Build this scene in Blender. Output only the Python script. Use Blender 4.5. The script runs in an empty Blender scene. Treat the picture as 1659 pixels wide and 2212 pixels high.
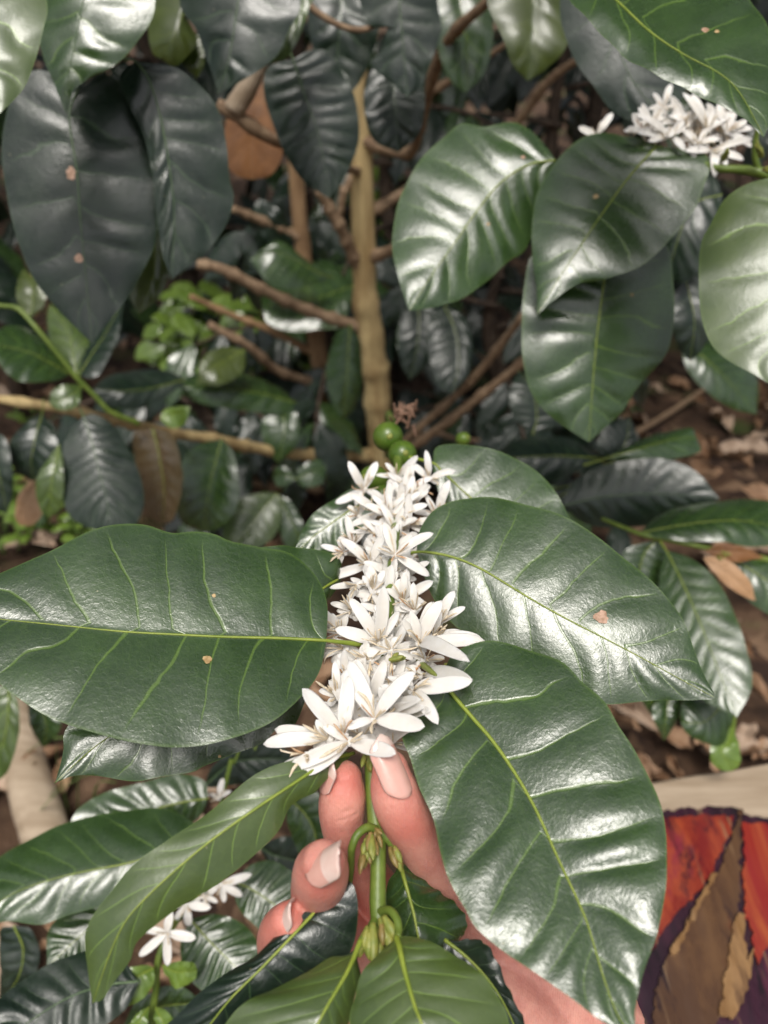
import bpy, bmesh, math, random
import numpy as np
from mathutils import Vector, Matrix
random.seed(7); rng = np.random.RandomState(7)
S = bpy.context.scene
COL = S.collection
rad = math.radians

# ------------------------------------------------------------------ camera, sky, sun, exposure
CAMH, PITCH, FPX, SC = 1.15, 35.0, 1661.0, 1.35
cam_d = bpy.data.cameras.new("camera"); cam = bpy.data.objects.new("camera", cam_d); COL.objects.link(cam)
cam.location = (0, 0, CAMH); cam.rotation_euler = (rad(90 - PITCH), 0, 0)
cam_d.sensor_fit = 'VERTICAL'; cam_d.sensor_height = 36.0; cam_d.lens = 36.0 * FPX / 2212.0
cam_d.clip_start = 0.01; cam_d.clip_end = 200
cam_d.dof.use_dof = True; cam_d.dof.focus_distance = 0.335; cam_d.dof.aperture_fstop = 7.5
S.camera = cam
W = bpy.data.worlds.new("World"); S.world = W; W.use_nodes = True
wn = W.node_tree.nodes; wl = W.node_tree.links
SUN_EL, SUN_AZ = 64.0, 186.0          # azimuth clockwise from +Y (the way the camera faces)
sky = wn.new('ShaderNodeTexSky'); sky.sky_type = 'NISHITA'; sky.sun_disc = False
sky.sun_elevation = rad(SUN_EL); sky.sun_rotation = rad(SUN_AZ)
sky.air_density = 1.0; sky.dust_density = 5.0; sky.ozone_density = 0.6
hs = wn.new('ShaderNodeHueSaturation'); hs.inputs['Saturation'].default_value = 0.32
wl.new(sky.outputs[0], hs.inputs['Color']); wl.new(hs.outputs[0], wn['Background'].inputs[0])
wn['Background'].inputs[1].default_value = 0.09
sd = bpy.data.lights.new("sun", 'SUN'); sd.energy = 1.5; sd.angle = rad(19); sd.color = (1, 0.95, 0.88)
so = bpy.data.objects.new("sun", sd); COL.objects.link(so)
sdir = Vector((math.sin(rad(SUN_AZ)) * math.cos(rad(SUN_EL)), math.cos(rad(SUN_AZ)) * math.cos(rad(SUN_EL)), math.sin(rad(SUN_EL))))
so.rotation_euler = sdir.to_track_quat('Z', 'Y').to_euler(); so.location = sdir * 6
S.view_settings.view_transform = 'Standard'; S.view_settings.look = 'None'
S.view_settings.exposure = 0.55; S.view_settings.gamma = 1.0
try:
    S.cycles.use_denoising = True; S.cycles.max_bounces = 8; S.cycles.transparent_max_bounces = 4
except Exception: pass

# ------------------------------------------------------------------ points
CP, SP = math.cos(rad(PITCH)), math.sin(rad(PITCH))
CR = np.array([1., 0, 0]); CU = np.array([0, SP, CP]); CF = np.array([0, CP, -SP]); CO = np.array([0, 0, CAMH])
def ray(x, y): return CF + (x - 829.5) / FPX * CR - (y - 1106) / FPX * CU
def P(x, y, d): return CO + ray(x, y) * (d * SC)
def PY(x, y, Y):
    r = ray(x, y); return CO + r * (Y / r[1])
def PZ(x, y, z):
    r = ray(x, y); return CO + r * ((z - CAMH) / r[2])

def spline(pts, n):
    p = np.array(pts, float)
    if len(p) == 2: return p[0] + (p[1] - p[0]) * np.linspace(0, 1, n)[:, None]
    q = np.vstack([2 * p[0] - p[1], p, 2 * p[-1] - p[-2]])
    out = []
    for i in range(1, len(q) - 2):
        a, b, c, d = q[i - 1], q[i], q[i + 1], q[i + 2]
        for t in np.linspace(0, 1, 24, endpoint=False):
            out.append(.5 * ((2 * b) + (c - a) * t + (2 * a - 5 * b + 4 * c - d) * t * t + (3 * b - a - 3 * c + d) * t ** 3))
    out.append(q[-2]); o = np.array(out)
    k = min(2, o.shape[1])
    s = np.r_[0, np.cumsum(np.linalg.norm(np.diff(o[:, :k if o.shape[1] > 3 else o.shape[1]], axis=0), axis=1))]
    u = np.linspace(0, s[-1], n)
    return np.stack([np.interp(u, s, o[:, j]) for j in range(o.shape[1])], 1)
def nrm(a): return a / np.maximum(np.linalg.norm(a, axis=-1, keepdims=True), 1e-12)

# ------------------------------------------------------------------ objects
ORI = {}
def tag(o, label, cat, group=None, kind=None):
    if label: o['label'] = label
    if cat: o['category'] = cat
    if group: o['group'] = group
    if kind: o['kind'] = kind
    return o
def thing(name, label, cat, loc, group=None):
    o = bpy.data.objects.new(name, None); COL.objects.link(o); o.location = loc; o.empty_display_size = .02
    ORI[o.name] = np.array(loc, float)
    return tag(o, label, cat, group)
def mesh(name, V, F, mats, parent=None, smooth=True, mi=None, attrs=None, uv=None):
    V = np.asarray(V, float)
    org = ORI[parent.name] if parent is not None else np.zeros(3)
    me = bpy.data.meshes.new(name); me.from_pydata((V - org).tolist(), [], F)
    for m in (mats if isinstance(mats, (list, tuple)) else [mats]): me.materials.append(m)
    if smooth: me.polygons.foreach_set('use_smooth', [True] * len(me.polygons))
    if mi is not None: me.polygons.foreach_set('material_index', mi)
    for k, a in (attrs or {}).items():
        at = me.attributes.new(k, 'FLOAT', 'POINT'); at.data.foreach_set('value', np.asarray(a, np.float32))
    me.update()
    o = bpy.data.objects.new(name, me); COL.objects.link(o)
    if parent is not None: o.parent = parent
    ORI[o.name] = org
    return o

# ------------------------------------------------------------------ materials
def newmat(name):
    m = bpy.data.materials.new(name); m.use_nodes = True
    return m, m.node_tree.nodes, m.node_tree.links, m.node_tree.nodes['Principled BSDF']
class NT:
    def __init__(s, n, l): s.n, s.l = n, l
    def put(s, sock, v):
        if hasattr(v, 'is_linked') or hasattr(v, 'links'): s.l.new(v, sock)
        else: sock.default_value = v
    def math(s, op, a, b=None, c=None, clamp=False):
        m = s.n.new('ShaderNodeMath'); m.operation = op; m.use_clamp = clamp
        for i, v in enumerate((a, b, c)):
            if v is not None: s.put(m.inputs[i], v)
        return m.outputs[0]
    def mix(s, f, a, b, mode='MIX'):
        m = s.n.new('ShaderNodeMix'); m.data_type = 'RGBA'; m.blend_type = mode
        s.put(m.inputs[0], f)
        for i, v in ((6, a), (7, b)):
            if isinstance(v, tuple) and len(v) == 3: v = v + (1,)
            s.put(m.inputs[i], v)
        return m.outputs[2]
    def ramp(s, f, lo, hi, a=0., b=1.):
        m = s.n.new('ShaderNodeMapRange'); m.interpolation_type = 'SMOOTHSTEP'
        s.put(m.inputs[0], f)
        for i, v in enumerate((lo, hi, a, b)): s.put(m.inputs[i + 1], v)
        return m.outputs[0]
    def noise(s, vec, scale, detail=3, rough=.5, dist=0):
        t = s.n.new('ShaderNodeTexNoise'); t.inputs['Scale'].default_value = scale; t.inputs['Detail'].default_value = detail
        t.inputs['Roughness'].default_value = rough; t.inputs['Distortion'].default_value = dist
        s.l.new(vec, t.inputs['Vector']); return t.outputs['Fac']
    def obj(s): return s.n.new('ShaderNodeTexCoord').outputs['Object']
    def attr(s, k):
        a = s.n.new('ShaderNodeAttribute'); a.attribute_name = k; return a.outputs['Fac']
    def bump(s, h, st, dist, nrm=None):
        b = s.n.new('ShaderNodeBump'); b.inputs['Strength'].default_value = st; b.inputs['Distance'].default_value = dist
        s.l.new(h, b.inputs['Height'])
        if nrm is not None: s.l.new(nrm, b.inputs['Normal'])
        return b.outputs[0]
    def scaled(s, vec, sc):
        m = s.n.new('ShaderNodeMapping'); m.inputs['Scale'].default_value = sc; s.l.new(vec, m.inputs['Vector']); return m.outputs[0]

def leaf_mat(name, c1, c2, vein, rough=.27, crinkle=.45, transl=.10, tcol=(.25, .45, .05), dust=.25, veinmix=.34, spec=.6, coat=.7):
    m, n, l, p = newmat(name); t = NT(n, l); oc = t.obj()
    base = t.mix(t.ramp(t.noise(oc, 38, 4, .6), .35, .68), c1, c2)
    # lateral veins
    T = t.attr('vein'); v = t.attr('across')
    Tn = t.math('ADD', T, t.math('MULTIPLY', t.math('SUBTRACT', t.noise(oc, 70, 2), .5), .22))
    fr = t.math('ABSOLUTE', t.math('SUBTRACT', t.math('FRACT', Tn), .5))       # .5 on the vein
    dv = t.math('SUBTRACT', .5, fr)
    wv = t.math('MULTIPLY_ADD', v, -.035, .052)
    vm = t.math('MULTIPLY', t.ramp(t.math('DIVIDE', dv, wv), .35, 1., 1., 0.), t.ramp(v, .70, .97, 1., 0.))
    base = t.mix(t.math('MULTIPLY', vm, veinmix), base, vein)
    # fine net of veins
    vo = n.new('ShaderNodeTexVoronoi'); vo.feature = 'DISTANCE_TO_EDGE'; vo.inputs['Scale'].default_value = 330
    wob = n.new('ShaderNodeTexNoise'); wob.inputs['Scale'].default_value = 180; l.new(oc, wob.inputs['Vector'])
    va = n.new('ShaderNodeVectorMath'); va.operation = 'MULTIPLY_ADD'; l.new(wob.outputs['Color'], va.inputs[0])
    va.inputs[1].default_value = (.003, .003, .003); l.new(oc, va.inputs[2]); l.new(va.outputs[0], vo.inputs['Vector'])
    net = t.ramp(vo.outputs['Distance'], 0., .09, 1., 0.)
    base = t.mix(t.math('MULTIPLY', net, .05), base, vein)
    rim = t.ramp(v, .965, 1.)
    base = t.mix(t.math('MULTIPLY', rim, .18), base, vein)
    # dust and wear
    dn = t.math('MULTIPLY', t.ramp(t.noise(oc, 26, 6, .72, .4), .46, .72), dust)
    base = t.mix(t.math('MULTIPLY', dn, .09), base, (.20, .22, .20))
    sp = t.ramp(t.noise(oc, 330, 1), .80, .84)
    base = t.mix(t.math('MULTIPLY', sp, .5), base, (.45, .42, .25))
    l.new(base, p.inputs['Base Color'])
    rr = t.math('ADD', t.math('MULTIPLY_ADD', t.noise(oc, 90, 5, .7), .20, rough - .10), t.math('MULTIPLY', dn, .35))
    l.new(rr, p.inputs['Roughness']); p.inputs['Specular IOR Level'].default_value = spec
    h = t.math('ADD', t.math('MULTIPLY', t.noise(oc, 620, 3, .55, .8), .50), t.math('MULTIPLY', t.noise(oc, 230, 2, .5), .75))
    h = t.math('ADD', h, t.math('MULTIPLY', net, .06))
    h = t.math('SUBTRACT', h, t.math('MULTIPLY', vm, .5))
    l.new(t.bump(h, crinkle * .62, .0009), p.inputs['Normal'])
    p.inputs['Coat Weight'].default_value = coat; p.inputs['Coat Roughness'].default_value = .20; l.new(t.bump(h, crinkle * .42, .0009), p.inputs['Coat Normal'])
    out = n['Material Output']; tr = n.new('ShaderNodeBsdfTranslucent'); tr.inputs[0].default_value = tcol + (1,)
    mx = n.new('ShaderNodeMixShader'); mx.inputs[0].default_value = transl
    l.new(p.outputs[0], mx.inputs[1]); l.new(tr.outputs[0], mx.inputs[2]); l.new(mx.outputs[0], out.inputs[0])
    return m
VE = (.20, .33, .045)
M = {}
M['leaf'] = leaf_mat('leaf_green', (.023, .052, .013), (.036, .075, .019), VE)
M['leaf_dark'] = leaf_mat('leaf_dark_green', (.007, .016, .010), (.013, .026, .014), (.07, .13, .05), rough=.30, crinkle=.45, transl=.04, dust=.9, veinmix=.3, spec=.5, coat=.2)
M['leaf_bright'] = leaf_mat('leaf_young_green', (.12, .20, .030), (.18, .28, .042), (.34, .44, .09), rough=.30, crinkle=.35, transl=.22)
M['leaf_fresh'] = leaf_mat('leaf_mid_green', (.052, .088, .018), (.072, .112, .024), (.22, .36, .05), rough=.42, crinkle=.28, transl=.16, dust=.12, veinmix=.55)
M['leaf_olive'] = leaf_mat('leaf_olive_green', (.060, .085, .014), (.085, .115, .018), (.20, .26, .05), rough=.4, crinkle=.3, transl=.3)
M['leaf_brown'] = leaf_mat('leaf_brown_green', (.10, .07, .03), (.13, .09, .05), (.2, .14, .06), rough=.28, crinkle=.5, transl=.1)
M['leaf_rust'] = leaf_mat('leaf_rust', (.15, .062, .02), (.22, .095, .03), (.36, .18, .08), rough=.6, crinkle=.4, transl=.1, dust=0., spec=.4, coat=0.)
M['leaf_tan'] = leaf_mat('leaf_tan', (.42, .24, .12), (.50, .31, .18), (.5, .33, .2), rough=.6, crinkle=.5, transl=.1, dust=0., spec=.4, coat=0.)
M['leaf_dry'] = leaf_mat('leaf_dry', (.24, .13, .07), (.40, .25, .15), (.38, .25, .15), rough=.62, crinkle=.6, transl=.05, dust=.2, spec=.4, coat=0.)
M['leaf_dry2'] = leaf_mat('leaf_dry_pale', (.36, .25, .17), (.46, .34, .25), (.5, .38, .28), rough=.62, crinkle=.6, transl=.05, dust=.2, spec=.4, coat=0.)
M['under'] = leaf_mat('leaf_underside', (.075, .13, .050), (.095, .155, .060), (.17, .26, .08), rough=.52, crinkle=.3, transl=.16, dust=0., spec=.4, coat=0.)
def simple(name, c1, c2, scale=60, rough=.5, bump=.2, bscale=300, bd=.0006, stretch=None, sss=0, spec=.5, detail=4):
    m, n, l, p = newmat(name); t = NT(n, l); oc = t.obj()
    if stretch: oc = t.scaled(oc, stretch)
    l.new(t.mix(t.ramp(t.noise(oc, scale, detail, .6), .32, .7), c1, c2), p.inputs['Base Color'])
    p.inputs['Roughness'].default_value = rough; p.inputs['Specular IOR Level'].default_value = spec
    if sss:
        p.inputs['Subsurface Weight'].default_value = sss; p.inputs['Subsurface Radius'].default_value = (.8, .8, .75); p.inputs['Subsurface Scale'].default_value = .0025
    l.new(t.bump(t.noise(oc, bscale, 4, .6), bump, bd), p.inputs['Normal'])
    return m
M['midrib'] = simple('midrib_yellow_green', (.19, .255, .028), (.26, .32, .045), 120, .42, .2)
M['midrib_dark'] = simple('midrib_dull_green', (.075, .13, .055), (.11, .17, .07), 120, .45, .2)
M['stem'] = simple('green_stem', (.095, .15, .020), (.16, .22, .038), 90, .42, .35, 500)
M['stipule'] = simple('stipule', (.17, .21, .035), (.28, .28, .06), 400, .5, .3)
M['budtip'] = simple('bud_brown', (.16, .13, .03), (.30, .20, .07), 500, .45, .3)
M['petal'] = simple('white_petal', (.75, .715, .65), (.82, .80, .76), 90, .42, .22, 420, .0005, sss=.6, spec=.35)
M['stamen'] = simple('cream_stamen', (.66, .53, .36), (.80, .71, .55), 500, .55, .3)
M['stamen_brown'] = simple('browned_stamen', (.50, .26, .12), (.72, .52, .34), 500, .55, .3)
M['fruit'] = simple('green_coffee_fruit', (.060, .115, .012), (.105, .165, .022), 60, .30, .06, sss=.05)
M['bark'] = simple('tan_bark', (.30, .20, .085), (.56, .43, .21), 42, .8, 1., 120, .003, stretch=(1, 1, .16))
M['bark_dark'] = simple('brown_bark', (.20, .115, .055), (.34, .215, .11), 50, .8, 1., 160, .002, stretch=(1, 1, .3))
M['shade_twig'] = simple('shaded_twig', (.045, .030, .020), (.10, .068, .045), 60, .85, .7, 200, .001)  # twig colour darkened to put the bushes' inner shade into it
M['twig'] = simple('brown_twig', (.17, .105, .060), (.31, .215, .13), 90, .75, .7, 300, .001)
M['wood_pale'] = simple('pale_wood', (.30, .225, .15), (.46, .365, .265), 40, .7, .5, 120, .0012, stretch=(.12, 1, 1))
M['dry_calyx'] = simple('dry_calyx', (.17, .09, .055), (.30, .18, .12), 300, .7, .5)
M['spot'] = simple('tan_spot', (.30, .19, .07), (.58, .42, .21), 420, .6, .3)
M['spot_pink'] = simple('pinkish_spot', (.28, .16, .09), (.56, .36, .26), 420, .6, .4)
M['grass'] = simple('grass_blade', (.10, .20, .04), (.18, .30, .07), 40, .5, .1)

# ------------------------------------------------------------------ builders
def tube(pts, radii, n=10, samples=None, cap=True, noise=0., flat=1.):
    """pts: world points; radii same length"""
    ns = samples or max(8, len(pts) * 6)
    q = spline(np.c_[np.array(pts, float), np.array(radii, float)], ns) if len(pts) > 2 else \
        np.c_[np.array(pts, float), np.array(radii, float)][0] + np.linspace(0, 1, ns)[:, None] * (np.c_[np.array(pts, float), np.array(radii, float)][1] - np.c_[np.array(pts, float), np.array(radii, float)][0])
    C, R = q[:, :3], q[:, 3]
    T = nrm(np.gradient(C, axis=0))
    up = np.array([0, 0, 1.]) if abs(T[0][2]) < .9 else np.array([1., 0, 0])
    N = nrm(np.cross(T[0], up)); V = []
    for i in range(ns):
        N = nrm(N - T[i] * N.dot(T[i])); B = np.cross(T[i], N)
        for k in range(n):
            a = 2 * math.pi * k / n
            r = R[i] * (1 + noise * (rng.rand() - .5))
            V.append(C[i] + r * (math.cos(a) * N + flat * math.sin(a) * B))
    F = [(i * n + k, i * n + (k + 1) % n, (i + 1) * n + (k + 1) % n, (i + 1) * n + k) for i in range(ns - 1) for k in range(n)]
    if cap: F += [tuple(range(n))[::-1], tuple(range((ns - 1) * n, ns * n))]
    return V, F
def join(parts):
    V, F = [], []
    for v, f in parts:
        o = len(V); V += list(v); F += [tuple(i + o for i in g) for g in f]
    return V, F

LEAFGRID = {}
def leafsurf(mid3, L3, R3, nu, nv, N, camber, quilt, wave, skew=.20, thick=.0003, under=False, seed=0):
    r = np.random.RandomState(seed)
    u = np.linspace(0, 1, nu); vs = np.linspace(-1, 1, 2 * nv + 1)
    w = R3 - L3; hw = np.linalg.norm(w, axis=1) / 2
    t = nrm(np.gradient(mid3, axis=0)); wn_ = nrm(w + 1e-9); Nn = nrm(np.cross(t, wn_))
    view = nrm(CO - mid3); s = np.sign(np.sum((Nn * view).sum(1) * hw))
    Nn = Nn * (s if s != 0 else 1)
    if nu > 12:
        for _ in range(4): Nn = nrm(np.vstack([Nn[:1], (Nn[:-2] + 2 * Nn[1:-1] + Nn[2:]) / 4, Nn[-1:]]))
    X = np.zeros((nu, 2 * nv + 1, 3)); TT = np.zeros((nu, 2 * nv + 1)); AV = np.abs(vs)
    ph = r.rand(4) * 6.28; va_ = .45 + 1.1 * r.rand(2, 31); ir = r.rand(3) * 6.28
    for j, v in enumerate(vs):
        a = abs(v); E = L3 if v < 0 else R3
        base = mid3 + (E - mid3) * a
        cb = camber[0] if v < 0 else camber[1]
        T = (u - skew * a * (1 - .3 * a)) * N + (.12 if v < 0 else -.12) + .22 * np.sin(9 * u + ir[0] + (0 if v < 0 else 1.7)) + .13 * np.sin(23 * u + ir[1] + (0 if v < 0 else 2.9))
        TT[:, j] = T
        prof = math.sin(math.pi * min(a, 1)) ** .8 if a < 1 else 0
        kk = np.floor(T).astype(int) % 31
        q = quilt * va_[0 if v < 0 else 1][kk] * (np.abs(np.sin(math.pi * T)) ** .7 - .5) * prof * np.minimum(1, hw / (hw.max() * .5 + 1e-9))
        wv = wave[0] * np.sin(2 * math.pi * wave[1] * u + ph[0] + (0 if v < 0 else 2.1)) * a ** 2.5
        wv += wave[0] * .5 * np.sin(2 * math.pi * wave[1] * 2.3 * u + ph[1] + (0 if v < 0 else 1.)) * a ** 3
        env = np.sin(math.pi * np.clip(u, .02, .98)) ** .5
        X[:, j] = base + Nn * (cb * hw * 4 * a * (1 - a) * .5 + q + wv * env)[:, None]
    return u, vs, X, TT, Nn
def leafmesh(name, X, TT, vs, mats, parent, thick=.0002, under=False, Nn=None):
    nu, nc = X.shape[:2]
    du = np.gradient(X, axis=0); dv = np.gradient(X, axis=1); n = nrm(np.cross(du, dv))
    sg = np.sign((n * Nn[:, None, :]).sum()) or 1
    n = n * sg
    if under: n = -n     # the visible side is the underside
    top = X if not under else X + n * thick
    bot = X - n * thick if not under else X
    V = np.vstack([top.reshape(-1, 3), bot.reshape(-1, 3)]); K = nu * nc
    flip = (sg < 0) != under
    F, mi = [], []
    for i in range(nu - 1):
        for j in range(nc - 1):
            a, b, c, d = i * nc + j, i * nc + j + 1, (i + 1) * nc + j + 1, (i + 1) * nc + j
            F.append((a, d, c, b) if not flip else (a, b, c, d)); mi.append(0)
            F.append((a + K, b + K, c + K, d + K) if not flip else (a + K, d + K, c + K, b + K)); mi.append(1)
    loop = [i * nc for i in range(nu)] + [(nu - 1) * nc + j for j in range(1, nc)] + [i * nc + nc - 1 for i in range(nu - 2, -1, -1)] + [j for j in range(nc - 2, 0, -1)]
    # orientation check on the first top face
    av = np.repeat(np.abs(vs)[None], nu, 0).ravel()
    return mesh(name, V, F, mats, parent, mi=mi, attrs={'vein': np.r_[TT.ravel(), TT.ravel()], 'across': np.r_[av, av]})

def leaf(parent, mid, L, R, dl=0., dr=0., mat='leaf', N=8, pet=None, nu=64, nv=12, camber=(.12, .12), quilt=.0010, wave=(.0010, 2.5),
         rib=.0008, ribmat='midrib', under=False, seed=None, spots=(), skew=.2, label=None, name='leaf', pl=None):
    seed = seed if seed is not None else int(abs(mid[0][0] * 13 + mid[-1][1] * 7)) % 10007
    m2 = spline(mid, nu)
    def edge(E, dd):
        e = [tuple(p) if len(p) == 3 else (p[0], p[1], np.nan) for p in E]
        pts = [(mid[0][0], mid[0][1], 0.)] + [(p[0], p[1], 0. if np.isnan(p[2]) else p[2]) for p in e] + [(mid[-1][0], mid[-1][1], 0.)]
        s = spline(pts, nu)
        u = np.linspace(0, 1, nu)
        has = any(not np.isnan(p[2]) for p in e)
        off = s[:, 2] if has else 0
        return np.c_[s[:, :2], m2[:, 2] + dd * np.sin(math.pi * u) ** .6 + off]
    l2, r2 = edge(L, dl), edge(R, dr)
    to3 = lambda q: np.array([P(*p) for p in q])
    if pl is None: m3, l3, r3 = to3(m2), to3(l2), to3(r2)
    else:
        # lay the blade on a real plane through its base; pl = lean right, lean up, fall of either half, droop of the tip
        lx, ly, fl, fr, dp = pl
        c = m2[nu // 2]; vw0 = -nrm(ray(c[0], c[1])); hv = nrm(vw0 + np.array(sdir))
        pn = nrm(hv + lx * CR + ly * np.array([0, CP, SP]))
        p0 = P(*m2[0])
        def lay(q, extra):
            rr = np.array([nrm(ray(a, b)) for a, b in q[:, :2]]); den = rr @ pn
            T = ((p0 - CO) @ pn) / den
            return CO + rr * (T + extra / np.maximum(.35, -den))[:, None]
        u = np.linspace(0, 1, nu); m3 = lay(m2, 0 * u); Lm = np.linalg.norm(m3[-1] - m3[0])
        dr_ = dp * Lm * np.clip(u - .25, 0, 1) ** 2
        l3 = lay(l2, 0 * u); r3 = lay(r2, 0 * u)
        hl, hr = np.linalg.norm(l3 - m3, axis=1), np.linalg.norm(r3 - m3, axis=1)
        m3, l3, r3 = lay(m2, dr_), lay(l2, dr_ + fl * hl), lay(r2, dr_ + fr * hr)
        camber = (camber[0] * .35, camber[1] * .35)
    u, vs, X, TT, Nn = leafsurf(m3, l3, r3, nu, nv, N, camber, quilt, wave, skew=skew, seed=seed)
    o = leafmesh(name, X, TT, vs, [M[mat], M['under']] if not under else [M['under'] if mat == 'leaf' else M[mat], M[mat]], parent, under=False, Nn=Nn)
    if label: o['label'] = label
    ctr = X[:, nv] + Nn * rib * .25
    if rib:
        idx = list(range(0, nu, max(1, nu // 16)));
        if idx[-1] != nu - 1: idx.append(nu - 1)
        rr = [rib * .85 * (1 - .86 * (i / (nu - 1)) ** .8) for i in idx]
        pts = [ctr[i] for i in idx]
        if pet:
            pp = [P(*q) for q in pet]; pts = pp + pts; rr = [rib * 1.5] * len(pp) + rr
        v, f = tube(pts, rr, 8, samples=len(pts) * 3)
        mesh('midrib', v, f, M[ribmat], o)
    for (sx, sy, sr, sm) in spots:
        # nearest surface point by eye direction
        dirs = nrm(X.reshape(-1, 3) - CO); k = np.argmax(dirs @ nrm(ray(sx, sy)))
        p0 = X.reshape(-1, 3)[k]; nn = Nn[k // (2 * nv + 1)]
        du = np.gradient(X, axis=0).reshape(-1, 3)[k]; dv = np.gradient(X, axis=1).reshape(-1, 3)[k]; nn2 = nrm(np.cross(du, dv)); nn2 *= np.sign(nn2.dot(nn)) or 1
        a = nrm(du); b = np.cross(nn2, a); dist = np.linalg.norm(p0 - CO); rr = sr / FPX * dist
        V, F = [p0 + nn2 * .0004], []
        for k2 in range(18):
            q = 2 * math.pi * k2 / 18; r_ = rr * (1 + .25 * (rng.rand() - .5) + .12 * math.sin(3 * q + sx)); V.append(p0 + nn2 * .00028 + r_ * (math.cos(q) * a + math.sin(q) * b))
        F = [(0, k2 + 1, (k2 + 1) % 18 + 1) for k2 in range(18)]
        mesh('leaf_spot', V, F, M[sm], o)
    return o

def petal_mesh(c, tip, face, w, curl=.12, tw=0., n=16, k=12):
    """closed puffy petal from c to tip; face = the side it shows"""
    ax = tip - c; Ln = np.linalg.norm(ax); ax = ax / Ln
    nf = nrm(face - ax * face.dot(ax)); sd_ = np.cross(ax, nf)
    V = []
    for i in range(n):
        s = i / (n - 1)
        wd = w * (.36 + .64 * math.sin(.5 * math.pi * min(1, s / .46))) if s < .46 else w * max(0., 1 - ((s - .46) / .54) ** 3.) ** .60
        wd = max(wd, w * .03)
        C = c + ax * Ln * s + nf * Ln * curl * (math.sin(math.pi * s * .9) * .9 - s * .3)
        a0 = tw * s
        S1 = sd_ * math.cos(a0) + nf * math.sin(a0); N1 = nf * math.cos(a0) - sd_ * math.sin(a0)
        for j in range(k):
            a = 2 * math.pi * j / k; ca, sa = math.cos(a), math.sin(a)
            th = .27 * wd
            h = th * sa
            if sa > 0: h = th * (.55 * sa) + wd * .34 * ca * ca - wd * .13      # channelled upper face
            else: h = th * sa + wd * .34 * ca * ca - wd * .13
            V.append(C + S1 * wd * ca + N1 * h)
    F = [(i * k + j, i * k + (j + 1) % k, (i + 1) * k + (j + 1) % k, (i + 1) * k + j) for i in range(n - 1) for j in range(k)]
    F += [tuple(range(k))[::-1], tuple(range((n - 1) * k, n * k))]
    return V, F
def flower(parent, c, tips, back, stam=5, brown=False, wk=.155, seed=0, wmax=.0031):
    """c: (x,y,d) px; tips (x,y) or (x,y,dd); back: world point the tube springs from"""
    r = np.random.RandomState(seed)
    C = P(*c); view = nrm(CO - C)
    v, f = tube([C + (back - C) * .9, C + (back - C) * .3, C + view * .0008], [.0009, .0011, .0020], 8, samples=9)
    fl = mesh('flower', v, f, M['petal'], parent)
    axs = []
    for tp in tips:
        if tp[0] > 905 and tp[1] > 1500 and len(tp) < 3: tp = (tp[0], tp[1], .207 - c[2])
        if tp[0] > 965 and tp[1] > 1385 and len(tp) < 3: tp = (tp[0], tp[1], .214 - c[2])
        L0 = np.linalg.norm(P(tp[0], tp[1], c[2]) - C)
        dd = tp[2] if len(tp) > 2 else -.10 * L0 / SC + (r.rand() - .5) * .35 * L0 / SC
        T = P(tp[0], tp[1], c[2] + dd); axs.append(T - C)
        Ln = np.linalg.norm(T - C); w = min(max(.0016, Ln * wk), wmax) * (.92 + .2 * r.rand())
        face = nrm(view + np.array([0, 0, .5]) + (r.rand(3) - .5) * .5)
        pv, pf = petal_mesh(C + nrm(T - C) * .0006, T, face, w, curl=.05 + .14 * r.rand() * (1 if r.rand() < .8 else -1), tw=(r.rand() - .5) * .9)
        mesh('petal', pv, pf, M['petal'], fl)
    mean = nrm(view * 1.1 + np.array([0, -.1, .5]))
    for k in range(stam):
        a = axs[k % len(axs)] if axs else view
        d0 = nrm(nrm(a) * (.5 + .5 * r.rand()) + mean * (.6 + .4 * r.rand()) + (r.rand(3) - .5) * .7)
        side = nrm(np.cross(d0, r.rand(3) - .5)); Ln = .0065 + .0065 * r.rand()
        cu = (r.rand() - .3) * .9
        pts = [C + d0 * .001, C + d0 * Ln * .4 + side * Ln * .06 * cu, C + d0 * Ln * .75 + side * Ln * .22 * cu, C + d0 * Ln + side * Ln * .55 * cu]
        rd = [.0003, .00038, .00068, .0002]
        if r.rand() < .3:      # some curl right round
            pts.append(C + d0 * Ln * .95 + side * Ln * .85 * cu); rd = [.00025, .0003, .0004, .00042, .00015]
        v, f = tube(pts, rd, 6, samples=14, flat=.6)
        mesh('stamen', v, f, M['stamen_brown' if brown or r.rand() < .10 else 'stamen'], fl)
    return fl
def bud_pieces(parent, c, direction, n, size, name='bud', mat='stipule', spread=.7, seed=1, brown=.4):
    r = np.random.RandomState(seed)
    for k in range(n):
        d = nrm(direction + (r.rand(3) - .5) * spread); ln = size * (.7 + .6 * r.rand())
        c0 = c + (r.rand(3) - .5) * size * .35
        v, f = tube([c0, c0 + d * ln * .45, c0 + d * ln * .8, c0 + d * ln], [size * .10, size * .19, size * .13, size * .02], 8, samples=12)
        mesh(name, v, f, M['budtip' if r.rand() < brown else mat], parent)

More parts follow.
